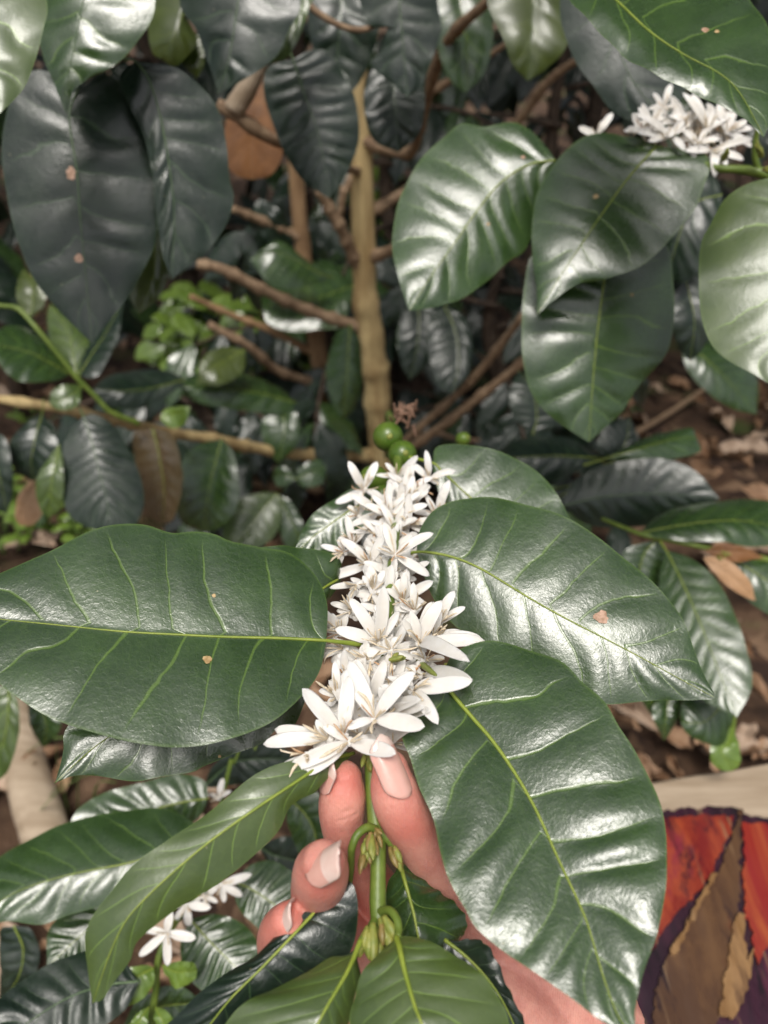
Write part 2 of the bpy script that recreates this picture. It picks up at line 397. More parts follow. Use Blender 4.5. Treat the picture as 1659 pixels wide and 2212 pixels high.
# ------------------------------------------------------------------ ground
def ground():
    m, n, l, p = newmat('leaf_litter_soil'); t = NT(n, l); oc = t.obj()
    a = t.mix(t.ramp(t.noise(oc, 9, 6, .65), .35, .65), (.030, .018, .012), (.105, .062, .038))
    vo = n.new('ShaderNodeTexVoronoi'); vo.inputs['Scale'].default_value = 26; vo.inputs['Randomness'].default_value = 1
    dd = n.new('ShaderNodeVectorMath'); dd.operation = 'MULTIPLY_ADD'; no = n.new('ShaderNodeTexNoise'); no.inputs['Scale'].default_value = 14; l.new(oc, no.inputs['Vector'])
    l.new(no.outputs['Color'], dd.inputs[0]); dd.inputs[1].default_value = (.09, .09, .09); l.new(oc, dd.inputs[2]); l.new(dd.outputs[0], vo.inputs['Vector'])
    bw = n.new('ShaderNodeSeparateColor'); l.new(vo.outputs['Color'], bw.inputs[0])
    b = t.mix(bw.outputs[0], (.07, .038, .024), (.25, .16, .10))
    b = t.mix(t.ramp(bw.outputs[1], .62, .7), b, (.05, .03, .022))
    c = t.mix(t.ramp(t.noise(oc, 4, 3), .40, .6), a, b)
    c = t.mix(t.math('MULTIPLY', t.ramp(t.noise(oc, 2.3, 5, .6), .56, .66), .6), c, (.07, .12, .03))
    l.new(c, p.inputs['Base Color']); p.inputs['Roughness'].default_value = .9; p.inputs['Specular IOR Level'].default_value = .2
    h = t.math('ADD', t.noise(oc, 60, 5, .7), t.math('MULTIPLY', bw.outputs[0], .8)); l.new(t.bump(h, 1., .012), p.inputs['Normal'])
    xs = np.concatenate([[-60, -20, -8], np.linspace(-3.2, 3.2, 110), [8, 20, 60]]); ys = np.concatenate([[-40, -10, -2], np.linspace(-.2, 5, 90), [8, 20, 80]])
    V = []
    for y in ys:
        for x in xs:
            z = .02 * math.sin(5 * x + 1) * math.cos(4 * y) + .012 * math.sin(17 * x + 9 * y) + .012 * (rng.rand() - .5)
            V.append((x, y, z))
    k = len(xs); F = [(i * k + j, i * k + j + 1, (i + 1) * k + j + 1, (i + 1) * k + j) for i in range(len(ys) - 1) for j in range(k - 1)]
    o = mesh('ground', V, F, m); o['kind'] = 'structure'
ground()

# ------------------------------------------------------------------ leaf meshes shared by the far bushes and the litter
def unit_leaf(seed, Ln=.15, Wd=.033, droop=.25, curl=0., twist=0., wave=.004, N=9, quilt=.0016, nu=22, nv=5, camber=.15):
    u = np.linspace(0, 1, nu)
    hw = Wd * np.sin(math.pi * np.clip(u, 0, 1) ** .9) ** .75 * (1 - .25 * u ** 4); hw[0] = hw[-1] = .0002
    mid = np.c_[Ln * (u - .06 * u ** 2), .004 * np.sin(3 * u + seed), -droop * Ln * u ** 2 + .06 * Ln * u]
    a = curl * u; sd_ = np.c_[0 * u, np.cos(twist * u), np.sin(twist * u)]
    lift = np.c_[0 * u, 0 * u, np.ones(nu)]
    L3 = mid + sd_ * hw[:, None] * math.cos(curl) + lift * (hw * (math.sin(curl) - .12))[:, None]
    R3 = mid - sd_ * hw[:, None] * math.cos(curl) + lift * (hw * (math.sin(curl) - .12))[:, None]
    sv = globals()['CO']; globals()['CO'] = np.array([0, 0, 5.])
    _, vs, X, TT, Nn = leafsurf(mid, L3, R3, nu, nv, N, (camber, camber), quilt, (wave, 2.2), seed=seed)
    globals()['CO'] = sv
    return X, TT, vs, Nn
ULEAF = {}
def unit_obj(key, mats, **kw):
    X, TT, vs, Nn = unit_leaf(**kw)
    o = leafmesh('leaf', X, TT, vs, mats, None, Nn=Nn); ULEAF[key] = o.data; COL.objects.unlink(o); bpy.data.objects.remove(o)
for k in range(4):
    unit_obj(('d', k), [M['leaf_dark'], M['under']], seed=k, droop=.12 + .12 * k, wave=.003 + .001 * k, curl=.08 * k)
    unit_obj(('g', k), [M['leaf'], M['under']], seed=k + 9, droop=.1 + .1 * k, wave=.003, curl=.1 * k)
    unit_obj(('y', k), [M['leaf_bright'], M['under']], seed=k + 20, Ln=.05, Wd=.016, droop=.2, wave=.001, curl=.1, quilt=.0004)
    unit_obj(('b', k), [M['leaf_dry' if k % 2 else 'leaf_dry2'], M['leaf_dry']], seed=k + 30, Ln=.11, Wd=.027, droop=-.1 + .15 * k, wave=.008, curl=.35 + .25 * k, twist=.8 * (k - 1.5), quilt=.002)
def place(data, loc, direction, normal, scale, parent=None, name='leaf'):
    d = nrm(np.array(direction, float)); nn = np.array(normal, float); nn = nrm(nn - d * d.dot(nn)); b = np.cross(nn, d)
    o = bpy.data.objects.new(name, data); COL.objects.link(o)
    org = ORI[parent.name] if parent is not None else np.zeros(3)
    mt = Matrix(((d[0], b[0], nn[0], 0), (d[1], b[1], nn[1], 0), (d[2], b[2], nn[2], 0), (0, 0, 0, 1))) @ Matrix.Scale(scale, 4)
    mt.translation = Vector(np.array(loc, float) - org)
    if parent is not None: o.parent = parent
    o.matrix_basis = mt
    return o

def bush(X, Y, H, nleaf, label, seed, key='d', rleaf=1., zlo=.25, side=None):
    r = np.random.RandomState(seed)
    t = thing('coffee_bush', label, 'coffee bush', (X, Y, 0), 'coffee bushes behind the trunk')
    pts = [np.array([X, Y, -.03]), np.array([X + .03, Y, H * .4]), np.array([X - .02, Y + .03, H * .75]), np.array([X, Y, H])]
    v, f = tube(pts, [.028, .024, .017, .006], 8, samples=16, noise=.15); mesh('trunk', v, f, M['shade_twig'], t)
    nb = nleaf // 8; cnt = 0
    for b in range(nb):
        z = zlo + (H - zlo) * (b + r.rand() * .6) / nb; az = b * 2.4 + r.rand() * .6
        if side is not None and math.cos(az - side) < -.3: az += math.pi
        ln = (.30 + .30 * r.rand()) * (1.1 - .4 * z / H)
        dr = np.array([math.cos(az), math.sin(az), .18 + .2 * r.rand()])
        p0 = np.array([X, Y, z]); q = [p0 + dr * ln * s + np.array([0, 0, -.38 * ln * s * s]) for s in (0, .35, .7, 1)]
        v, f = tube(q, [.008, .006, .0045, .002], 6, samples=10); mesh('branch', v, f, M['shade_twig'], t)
        for k in range(4):
            s = .35 + .65 * (k + .5 * r.rand()) / 3.6
            p = p0 + dr * ln * s + np.array([0, 0, -.38 * ln * s * s])
            for sg in (-1, 1):
                if cnt >= nleaf: break
                sidev = np.array([-dr[1], dr[0], 0]) * sg
                d = nrm(sidev * .9 + np.array([dr[0], dr[1], 0]) * .55 + np.array([0, 0, -.55 - .6 * r.rand()]) + (r.rand(3) - .5) * .5)
                nn = np.array([0, 0, 1.]) + np.array([0, -.4, 0]) + (r.rand(3) - .5) * .9
                place(ULEAF[(key if r.rand() < .8 else 'g', r.randint(4))], p, d, nn, (.85 + .5 * r.rand()) * rleaf, t); cnt += 1
    return t
BUSHES = [(-.25, 2.25, 2.3, 'dark coffee bush straight behind the second brown stem'),
          (.55, 2.35, 2.4, 'dark coffee bush behind the broad hanging leaves right of the trunk'),
          (-1.15, 2.2, 2.2, 'dark coffee bush filling the upper left edge behind the hanging leaves'),
          (1.35, 2.15, 2.2, 'dark coffee bush in the upper right corner behind the white blossom'),
          (.15, 3.0, 2.6, 'deeply shaded coffee bush farthest back at the top of the trunk'),
          (-.8, 3.1, 2.6, 'shaded coffee bush far back above the sprouting weeds'),
          (1.0, 3.2, 2.6, 'shaded coffee bush far back beyond the right hand twigs'),
          (.02, 1.98, 1.0, 'low shaded coffee bush between the two upright trunks'),
          (.42, 2.0, 1.1, 'low shaded coffee bush behind the crossing brown twigs'),
          (-.46, 1.72, .40, 'knee high coffee bush under the brown side branch left of the trunks'),
          (-.12, 1.72, .6, 'knee high coffee bush at the foot of the slim brown stem'),
          (.27, 1.75, .62, 'knee high coffee bush at the right foot of the tan trunk'),
          (-.62, 2.35, 1.5, 'shaded coffee bush behind the leaning green sprig at the left'),
          ]
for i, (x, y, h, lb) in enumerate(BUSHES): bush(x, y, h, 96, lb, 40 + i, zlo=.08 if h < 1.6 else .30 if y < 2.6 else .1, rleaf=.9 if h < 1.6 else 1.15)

def far_mass():
    r = np.random.RandomState(5); V, F = [], []
    for k in range(5200):
        y = 3.7 + 3.2 * r.rand() ** 1.3; x = (r.rand() - .5) * 2 * (y * .95 + .6); z = 2.9 * r.rand() ** .8
        d = nrm(np.array([r.randn(), r.randn() * .5, -.8 + .4 * r.randn()])); nn = nrm(np.array([0, -.7, .8]) + .5 * r.randn(3)); nn = nrm(nn - d * d.dot(nn)); b = np.cross(d, nn)
        ln = .13 + .08 * r.rand(); c = np.array([x, y, z]); i0 = len(V)
        for s, w in ((0, .05), (.25, .8), (.55, 1), (.85, .5), (1, .03)):
            q = c + d * ln * s - np.array([0, 0, .2 * ln * s * s]); V += [q - b * w * ln * .22 + nn * .008 * w, q - nn * .004, q + b * w * ln * .22 + nn * .008 * w]
        for s in range(4):
            a = i0 + 3 * s; F += [(a, a + 1, a + 4, a + 3), (a + 1, a + 2, a + 5, a + 4)]
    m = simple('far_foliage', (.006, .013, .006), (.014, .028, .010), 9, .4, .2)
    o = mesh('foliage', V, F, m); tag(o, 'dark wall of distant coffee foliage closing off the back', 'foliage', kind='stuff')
far_mass()
def shade_canopy():
    # unseen leaf canopy added above the frame to shade the background
    r = np.random.RandomState(15); V, F = [], []
    for k in range(5200):
        y = .62 + 3.6 * r.rand(); x = (r.rand() - .5) * 2 * (1.2 + .5 * y); z = 1.62 + .25 * max(0, .9 - y) + 1.3 * r.rand()
        if math.sin(3.1 * x + 1.3) * math.cos(2.7 * y) > .72 or (x + .5) ** 2 + (y - 1.0) ** 2 < .12 or (x + .12) ** 2 + (y - .85) ** 2 < .07 or (x - .85) ** 2 + (y - 1.1) ** 2 < .16 or (x + .95) ** 2 + (y - .65) ** 2 < .12: continue  # gaps left so sun reaches the weeds, trunk and litter
        d = nrm(np.array([r.randn(), r.randn(), -.6 + .4 * r.randn()])); nn = nrm(np.array([0, -.3, .9]) + .5 * r.randn(3)); nn = nrm(nn - d * d.dot(nn)); b = np.cross(d, nn)
        ln = .14 + .07 * r.rand(); c = np.array([x, y, z]); i0 = len(V)
        for s, w in ((0, .05), (.25, .8), (.55, 1), (.85, .5), (1, .03)):
            q = c + d * ln * s - np.array([0, 0, .2 * ln * s * s]); V += [q - b * w * ln * .23 + nn * .008 * w, q - nn * .004, q + b * w * ln * .23 + nn * .008 * w]
        for s in range(4):
            a = i0 + 3 * s; F += [(a, a + 1, a + 4, a + 3), (a + 1, a + 2, a + 5, a + 4)]
    o = mesh('shade_foliage', V, F, bpy.data.materials['far_foliage']); tag(o, 'unseen leaf canopy added overhead to shade the background', 'foliage', kind='stuff')
shade_canopy()

# ------------------------------------------------------------------ dry leaves, weeds and twigs on the ground
def litter():
    r = np.random.RandomState(11); n = 0
    while n < 290:
        if r.rand() < .5: x, y = r.uniform(1130, 1700), r.uniform(690, 1750)
        else: x, y = r.uniform(-60, 760), r.uniform(560, 2250)
        p = PZ(x, y, .02)
        if p[1] > 3.3: continue
        a = r.rand() * 6.28
        o = place(ULEAF[('b', r.randint(4))], p + np.array([0, 0, .012 + .02 * r.rand()]), (math.cos(a), math.sin(a), .35 * (r.rand() - .5)), (r.randn() * .5, r.randn() * .5, 1), .55 + (1.0 if x > 1100 else .6) * r.rand(), name='dry_leaf')
        tag(o, 'curled dry brown leaf lying in the litter under the bushes', 'dry leaf', 'dry leaves on the ground'); n += 1
litter()
def weed(x, y, size, label, seed):
    r = np.random.RandomState(seed); p = PZ(x, y, .0)
    t = thing('weed', label, 'weed', p, 'weeds sprouting from the litter')
    for k in range(5):
        a = r.rand() * 6.28; top = p + np.array([math.cos(a) * .03, math.sin(a) * .03, .05 + .05 * r.rand()]) * size
        v, f = tube([p, (p + top) / 2 + np.array([0, 0, .01]), top], [.0012, .001, .0007], 5, samples=6); mesh('stem', v, f, M['grass'], t)
        for j in range(3):
            b = a + (j - 1) * 1.5
            place(ULEAF[('y', r.randint(4))], top - np.array([0, 0, .008 * j]), (math.cos(b), math.sin(b), .1), (.1 * r.randn(), -.3, 1), size * (.5 + .4 * r.rand()), t)
WL = 'low bright green weed sprouting from the litter on the left'
for i, (x, y, s) in enumerate([(20, 1085, .8), (60, 1120, .9), (15, 1150, .8), (100, 1180, .8), (150, 1175, .7), (40, 1195, .8), (70, 930, .6), (10, 1200, .9), (190, 1195, .7), (30, 1050, .7)]):
    weed(x, y, s * 1.5, WL, 100 + i)
WL2 = 'tall lime green weed glowing between the brown side branches behind the trunk'
def tall_weed(x, y, Y, seed):
    r = np.random.RandomState(seed); top = PY(x, y, Y); p = top * np.array([1, 1, 0])
    t = thing('weed', WL2, 'weed', p, 'tall weeds behind the side branches')
    v, f = tube([p, (p + top) / 2 + np.array([.01, 0, 0]), top], [.003, .0025, .0012], 6, samples=10); mesh('stem', v, f, M['grass'], t)
    for k in range(12):
        z = top[2] - .03 * (k // 2) - .01 * r.rand(); b = k * 2.4 + r.rand()
        place(ULEAF[('y', r.randint(4))], np.array([top[0], top[1], z]), (math.cos(b), math.sin(b), .5 * r.randn()), (.5 * r.randn(), -.6, 1), 1.2 + .9 * r.rand(), t)
for i, (x, y, Y) in enumerate([(345, 690, 1.95), (385, 640, 1.9), (430, 625, 2.), (480, 700, 1.9), (525, 665, 1.85), (560, 690, 1.95), (600, 740, 1.9), (440, 710, 2.), (560, 760, 1.9), (640, 700, 2.), (400, 760, 1.9), (870, 395, 2.1), (830, 330, 2.2)]):
    tall_weed(x, y, Y, 120 + i)
def grass_tuft():
    b = PZ(150, 1720, 0); t = thing('grass_tuft', 'thin tuft of green grass blades leaning over the pale stake', 'grass', b)
    for (x0, y0, x1, y1) in ((60, 1780, 290, 1640), (90, 1740, 260, 1655), (150, 1760, 120, 1590), (170, 1770, 190, 1600), (40, 1640, 230, 1600), (200, 1740, 250, 1690), (175, 1770, 260, 1790)):
        p0, p1 = PZ(x0, y0, .0), P(x1, y1, .72)
        v, f = tube([p0, (p0 + p1) / 2 + np.array([0, 0, .03]), p1], [.003, .0026, .0006], 6, samples=12, flat=.25); mesh('blade', v, f, M['grass'], t)
grass_tuft()
def twig(pts, r0, r1, label, name='fallen_twig', mat='twig'):
    v, f = tube(pts, np.linspace(r0, r1, len(pts)), 8, samples=len(pts) * 8, noise=.15); o = mesh(name, v, f, M[mat]); tag(o, label, 'twig')
twig([PZ(1210, 840, .05), PZ(1290, 800, .09), PZ(1400, 720, .16)], .012, .008, 'fallen brown twig lying in the litter beneath the largest hanging leaf')
twig([PZ(1180, 1010, .06), PZ(1380, 930, .05), PZ(1530, 835, .05)], .012, .007, 'pale fallen twig running through the litter at the right')
twig([PZ(430, 690, .10), PZ(480, 740, .10), PZ(540, 790, .08)], .012, .012, 'short pale broken stick in the weeds behind the stems')
def stake():
    t = thing('wooden_stake', 'pale rough wooden stake lying on the soil at the lower left', 'stake', PZ(60, 1690, .03))
    v, f = tube([PZ(20, 1500, .05), PZ(55, 1660, .05), PZ(95, 1790, .05), PZ(120, 1880, .04)], [.035, .036, .036, .034], 14, samples=26, noise=.06, flat=.7); mesh('stake_log', v, f, M['wood_pale'], t)
    return t
stake()

# ------------------------------------------------------------------ painted wooden board
def board():
    Z = .455
    o0 = PZ(1560, 1900, Z)
    t = thing('painted_board', 'thick wooden board painted with red, brown and purple wedges inside a bare pale edge', 'board', o0)
    out = [(1300, 1700), (1390, 1688), (1480, 1672), (1570, 1660), (1660, 1645), (1800, 1630), (1850, 1900), (1800, 2350), (1300, 2350), (1250, 2000)]
    q = spline(out + [out[0]], 60)[:-1]
    top = [PZ(x, y, Z) for x, y in q]; n = len(top); h = .045
    ins = [np.array(p) + nrm(o0 - p) * .005 for p in top]
    V = [p for p in ins] + [p - np.array([0, 0, .005]) for p in top] + [p - np.array([0, 0, h]) for p in top]
    F = [tuple(range(n))] + [(i, i + n, (i + 1) % n + n, (i + 1) % n) for i in range(n)] + [(i + n, i + 2 * n, (i + 1) % n + 2 * n, (i + 1) % n + n) for i in range(n)] + [tuple(range(2 * n, 3 * n))[::-1]]
    mesh('board_plank', V, F, M['wood_pale'], t, smooth=False)
    for (x, y) in ((1420, 1800), (1700, 1780), (1480, 2280), (1740, 2280)):
        a = PZ(x, y, Z - h); v, f = tube([a, a * np.array([1, 1, 0])], [.022, .018], 10, samples=6); mesh('leg', v, f, M['bark_dark'], t)
    def paint(name, c1, c2, c3, c4, sc):
        m, nn, l, p = newmat(name); T = NT(nn, l); oc = T.obj(); mp = T.scaled(oc, sc)
        c = T.mix(T.ramp(T.noise(mp, 15, 6, .7, .8), .40, .60), c1, c2); c = T.mix(T.ramp(T.noise(mp, 26, 6, .75, .6), .50, .62), c, c3)
        c = T.mix(T.ramp(T.noise(mp, 19, 5, .7, .5), .52, .66), c, c4); c = T.mix(T.ramp(T.noise(T.scaled(mp, (1, .22, 1)), 130, 3, .6), .62, .74, 0., .6), c, (.30, .19, .10))
        l.new(c, p.inputs['Base Color']); l.new(T.ramp(T.noise(mp, 60, 3), .3, .7, .25, .45), p.inputs['Roughness']); l.new(T.bump(T.noise(mp, 70, 4), .5, .001), p.inputs['Normal']); return m
    red = paint('red_paint', (.17, .014, .012), (.33, .060, .022), (.05, .008, .013), (.22, .022, .034), (1, .38, 1))
    red2 = paint('orange_red_paint', (.24, .018, .015), (.40, .10, .03), (.09, .01, .016), (.30, .032, .036), (1, .25, 1))
    brn = paint('brown_paint', (.080, .040, .022), (.135, .070, .032), (.026, .014, .016), (.12, .035, .015), (1, .3, 1))
    tan = paint('tan_stripe_paint', (.20, .105, .04), (.31, .18, .08), (.09, .045, .025), (.17, .08, .032), (1, .3, 1))
    pur = paint('purple_paint', (.026, .011, .019), (.05, .014, .028), (.014, .007, .011), (.085, .016, .038), (1, .4, 1))
    f1 = lambda a: [(1316.7 + x * .3304, 1481 + y * .3304) for x, y in a]
    panels = [('dark_border', pur, [(250, 830), (520, 800), (700, 790), (840, 800), (900, 850), (1060, 868), (1400, 900), (1400, 2500), (100, 2500), (150, 1500)], .0030),
              ('red_wedge', red, [(300, 850), (430, 862), (560, 850), (690, 852), (815, 848), (770, 985), (700, 1150), (640, 1270), (560, 1370), (470, 1450), (380, 1560), (300, 1700), (240, 1750), (200, 1300)], .0060),
              ('brown_wedge', brn, [(860, 800), (880, 820), (850, 930), (868, 1010), (850, 1200), (850, 1400), (830, 1500), (800, 1700), (770, 1900), (730, 2170), (640, 2260), (270, 2300), (310, 1960), (400, 1720), (520, 1500), (640, 1320), (720, 1190), (790, 1010)], .0060),
              ('tan_stripe', tan, [(845, 1480), (885, 1500), (890, 1660), (905, 1800), (940, 1700), (930, 1850), (890, 2010), (820, 2180), (720, 2150), (760, 1900), (790, 1700), (810, 1560)], .0090),
              ('tan_stripe', tan, [(690, 1215), (705, 1230), (600, 1420), (500, 1620), (440, 1760), (380, 1730), (470, 1620), (560, 1430)], .0090),
              ('red_wedge', red2, [(862, 890), (940, 885), (1060, 905), (1300, 920), (1300, 1300), (1100, 1600), (970, 1810), (945, 1760), (940, 1620), (890, 1480), (880, 1250), (885, 1050)], .0060)]
    for nm, mt, poly, dz in panels:
        pj = []
        for a_, b_ in zip(poly, poly[1:] + poly[:1]):
            m_ = max(1, int(math.hypot(b_[0] - a_[0], b_[1] - a_[1]) / 26))
            pj += [(a_[0] + (b_[0] - a_[0]) * w_ / m_ + 7 * rng.randn(), a_[1] + (b_[1] - a_[1]) * w_ / m_ + 7 * rng.randn()) for w_ in range(m_)]
        q = [PZ(x, y, Z + dz) for x, y in f1(pj)]; k = len(q)
        V = q + [p - np.array([0, 0, .0028]) for p in q]
        F = [tuple(range(k)), tuple(range(k, 2 * k))[::-1]] + [(i, (i + 1) % k, (i + 1) % k + k, i + k) for i in range(k)]
        mesh(nm, V, F, mt, t, smooth=False)
board()

# ------------------------------------------------------------------ the coffee tree behind: trunk, side branches, leaves
YT = 1.45
tree = thing('coffee_tree', 'coffee tree with a thick tan trunk and bare side branches in mid picture', 'coffee tree', PY(830, 1230, YT) * np.array([1, 1, 0]))
tp = [(757, -200), (765, 120), (778, 340), (781, 460), (786, 580), (798, 700), (808, 800), (820, 900), (828, 1000), (836, 1120), (846, 1230)]
base = PY(846, 1230, YT)
v, f = tube([PY(x, y, YT) for x, y in tp] + [base * np.array([1, 1, 0]) - np.array([0, 0, .03])], [.013, .018, .020, .0205, .0215, .0245, .0255, .027, .028, .030, .033, .036], 18, samples=90, noise=.11)
Vt = np.array(v); ct = Vt[:90 * 18].reshape(90, 18, 3); cc = ct.mean(1, keepdims=True); sc_ = np.ones((90, 1, 1))
for kq, kw in ((14, .10), (22, .16), (30, .08), (37, .20), (47, .12)): sc_ += kw * np.exp(-((np.arange(90) - kq) / 1.9) ** 2)[:, None, None]
ct = cc + (ct - cc) * sc_ + .0022 * (np.sin(np.arange(90) * .21) + .5 * np.sin(np.arange(90) * .47 + 1))[:, None, None] * np.array([1, .5, 0])
v = np.vstack([ct.reshape(-1, 3), Vt[90 * 18:]])
mesh('trunk', v, f, M['bark'], tree)
def tbranch(pts, r0, r1, parent=tree, mat='twig', nodes=True):
    q = [PY(*p) for p in pts]; v, f = tube(q, np.linspace(r0, r1, len(q)), 10, samples=len(q) * 7, noise=.14)
    # swollen nodes
    V = np.array(v); C = spline(q, len(V) // 10)
    for k in (range(3, len(C) - 2, 6) if nodes else ()):
        for kk, am in ((k, 1.35), (k + 1, 1.15)):
            if kk < len(C): V[kk * 10:kk * 10 + 10] = C[kk] + (V[kk * 10:kk * 10 + 10] - C[kk]) * am
    mesh('branch', V, f, M[mat], parent)
tbranch([(795, 712, YT), (740, 695, 1.44), (660, 668, 1.42), (560, 622, 1.38), (480, 582, 1.36), (425, 570, 1.35)], .0115, .0085)
tbranch([(828, 985, YT), (740, 983, 1.40), (640, 980, 1.32), (540, 965, 1.25), (460, 948, 1.18), (370, 935, 1.12), (250, 908, 1.04), (120, 880, 1.0), (-60, 855, .97)], .0125, .006, mat='bark')
tbranch([(788, 600, YT), (760, 545, 1.43), (735, 490, 1.41), (705, 440, 1.40), (690, 410, 1.39)], .0115, .009)
tbranch([(792, 560, YT), (850, 540, 1.40), (905, 520, 1.3)], .011, .008)
tbranch([(775, 360, YT), (742, 420, 1.44), (735, 470, 1.44)], .008, .006)
tbranch([(840, 985, YT), (905, 925, 1.38), (1010, 830, 1.32), (1070, 760, 1.28), (1130, 680, 1.22)], .0085, .0065)
tbranch([(840, 1000, YT), (930, 938, 1.36), (1030, 862, 1.30), (1150, 765, 1.25), (1200, 720, 1.2)], .0095, .007)
tbranch([(845, 990, YT), (935, 938, 1.42), (1000, 950, 1.45), (1150, 952, 1.5)], .006, .003)
tbranch([(775, 300, YT), (880, 330, 1.38), (910, 260, 1.30), (960, 100, 1.2), (1080, -20, 1.1)], .010, .006)
tbranch([(780, 470, YT), (900, 400, 1.5), (1090, 290, 1.5), (1180, 180, 1.45), (1260, 120, 1.4)], .010, .006)
tbranch([(770, 250, YT), (900, 215, 1.5), (1010, 150, 1.45), (1100, 90, 1.4)], .008, .004)
LK = dict(nu=36, nv=8, rib=.0010)
leaf(tree, [(768, 615, 1.20), (700, 640, 1.19), (630, 655, 1.18), (565, 660, 1.17)], [(720, 570), (660, 548), (600, 568), (570, 610)], [(740, 700), (690, 712), (630, 715), (580, 700)], dl=.06, dr=-.02, mat='leaf', N=8, quilt=.003, **LK)
leaf(tree, [(757, 700, 1.0), (752, 760, .99), (748, 830, .98), (742, 905, .98)], [(728, 720), (710, 770), (705, 820), (722, 880)], [(775, 730), (782, 780), (780, 840), (765, 885)], dl=-.02, dr=.03, mat='leaf', N=9, quilt=.003, **LK)
leaf(tree, [(480, 948, .86), (460, 1020, .85), (448, 1080, .85), (440, 1150, .86)], [(420, 965), (388, 1010), (375, 1070), (395, 1130)], [(505, 980), (515, 1040), (510, 1100), (475, 1140)], dl=.03, dr=-.01, mat='leaf', quilt=.002, **LK)
leaf(tree, [(330, 925, .80), (345, 990, .79), (355, 1060, .79), (350, 1135, .80)], [(290, 935), (290, 990), (305, 1060), (320, 1110)], [(370, 940), (392, 1000), (390, 1070), (375, 1120)], dl=.03, dr=-.02, mat='leaf_brown', quilt=.0025, **LK)
leaf(tree, [(345, 905, .80), (375, 895, .80), (400, 888, .79), (412, 878, .79)], [(355, 885), (385, 878)], [(370, 925), (400, 915)], mat='leaf_bright', N=5, quilt=.0005, nu=20, nv=5, rib=.0006)
leaf(tree, [(598, 1065, .95), (560, 1110, .94), (530, 1150, .93), (490, 1195, .92)], [(560, 1065), (510, 1085), (480, 1150)], [(610, 1110), (590, 1160), (545, 1190)], mat='leaf_fresh', quilt=.002, **LK)
leaf(tree, [(600, 1068, .95), (622, 1110, .95), (640, 1150, .95), (655, 1195, .96)], [(596, 1100), (605, 1150), (625, 1190)], [(625, 1080), (650, 1120), (665, 1170)], mat='leaf', quilt=.0015, **LK)
leaf(tree, [(640, 1035, .98), (670, 1020, .98), (705, 1010, .99)], [(645, 1010), (685, 992)], [(655, 1052), (695, 1045)], mat='leaf', N=6, nu=20, nv=5, rib=.0006)
leaf(tree, [(640, 1035, .98), (615, 1025, .98), (590, 1030, .99)], [(620, 1010), (595, 1010)], [(620, 1048), (598, 1050)], mat='leaf', N=6, nu=20, nv=5, rib=.0006)
leaf(tree, [(640, 870, 1.1), (560, 850, 1.08), (470, 840, 1.05), (380, 830, 1.03)], [(600, 835), (520, 805), (430, 805)], [(610, 895), (520, 885), (430, 870)], dl=.05, mat='leaf', quilt=.003, **LK)
leaf(tree, [(400, 820, 1.0), (330, 838, .98), (270, 845, .96), (200, 840, .95)], [(360, 800), (290, 800), (230, 815)], [(350, 865), (280, 885), (220, 870)], dl=.05, mat='leaf_dark', quilt=.003, **LK)
leaf(tree, [(610, 880, 1.1), (615, 920, 1.09), (610, 960, 1.09), (600, 1000, 1.1)], [(575, 890), (565, 930), (580, 975)], [(640, 890), (648, 930), (635, 970)], mat='leaf', quilt=.002, **LK)
leaf(tree, [(720, 600, 1.15), (690, 590, 1.13), (600, 545, 1.1), (540, 560, 1.1)], [(660, 560), (600, 520)], [(660, 620), (590, 620)], mat='leaf', quilt=.002, **LK)
leaf(tree, [(530, 755, 1.05), (500, 770, 1.04), (450, 800, 1.02), (425, 830, 1.02)], [(480, 750), (435, 775)], [(525, 800), (480, 830)], mat='leaf_olive', quilt=.002, **LK)
leaf(tree, [(960, 660, 1.05), (985, 720, 1.04), (990, 790, 1.03), (975, 850, 1.03)], [(1000, 680), (1020, 740), (1010, 810)], [(930, 690), (925, 760), (945, 830)], mat='leaf_dark', quilt=.003, **LK)
leaf(tree, [(900, 640, 1.1), (905, 700, 1.09), (900, 760, 1.09), (885, 820, 1.1)], [(935, 660), (940, 730), (920, 790)], [(870, 670), (860, 730), (868, 790)], mat='leaf_dark', quilt=.003, **LK)
# dead leaf and broken stub hanging in the tree
leaf(tree, [(600, 150, .80), (560, 240, .80), (545, 320, .81), (545, 388, .82)], [(515, 180), (490, 260), (487, 345), (510, 378)], [(612, 210), (612, 280), (608, 340), (585, 378)], mat='leaf_rust', N=6, quilt=.001, ribmat='twig', label='rust brown dead leaf', nu=30, nv=8, rib=.0008)
tbranch([(470, 225, 1.02), (520, 258, 1.02), (560, 285, 1.03), (610, 310, 1.05), (700, 345, 1.2), (775, 372, YT)], .0075, .0065)
tbranch([(566, 115, 1.02), (540, 180, 1.02), (505, 238, 1.02)], .011, .013, mat='wood_pale', nodes=False)

tree2 = thing('coffee_tree', 'slimmer brown coffee stem standing just left of the tan trunk', 'coffee tree', PY(725, 1130, 1.62) * np.array([1, 1, 0]))
b2 = PY(732, 1180, 1.62)
v, f = tube([PY(x, y, 1.62) for x, y in [(630, 150), (640, 380), (652, 520), (668, 640), (685, 740), (700, 850), (714, 980), (724, 1090), (732, 1180)]] + [b2 * np.array([1, 1, 0])], [.014, .015, .017, .0185, .020, .0215, .023, .024, .026, .028], 14, samples=70, noise=.14); mesh('trunk', v, f, M['bark_dark'], tree2)
tbranch([(660, 520, 1.62), (600, 490, 1.6), (550, 470, 1.58), (500, 450, 1.55)], .010, .007, tree2)
tbranch([(690, 770, 1.62), (600, 720, 1.6), (500, 680, 1.58), (410, 640, 1.55)], .009, .006, tree2, 'bark_dark')
tbranch([(690, 830, 1.60), (600, 800, 1.55), (540, 750, 1.5), (450, 700, 1.48)], .010, .008, tree2)
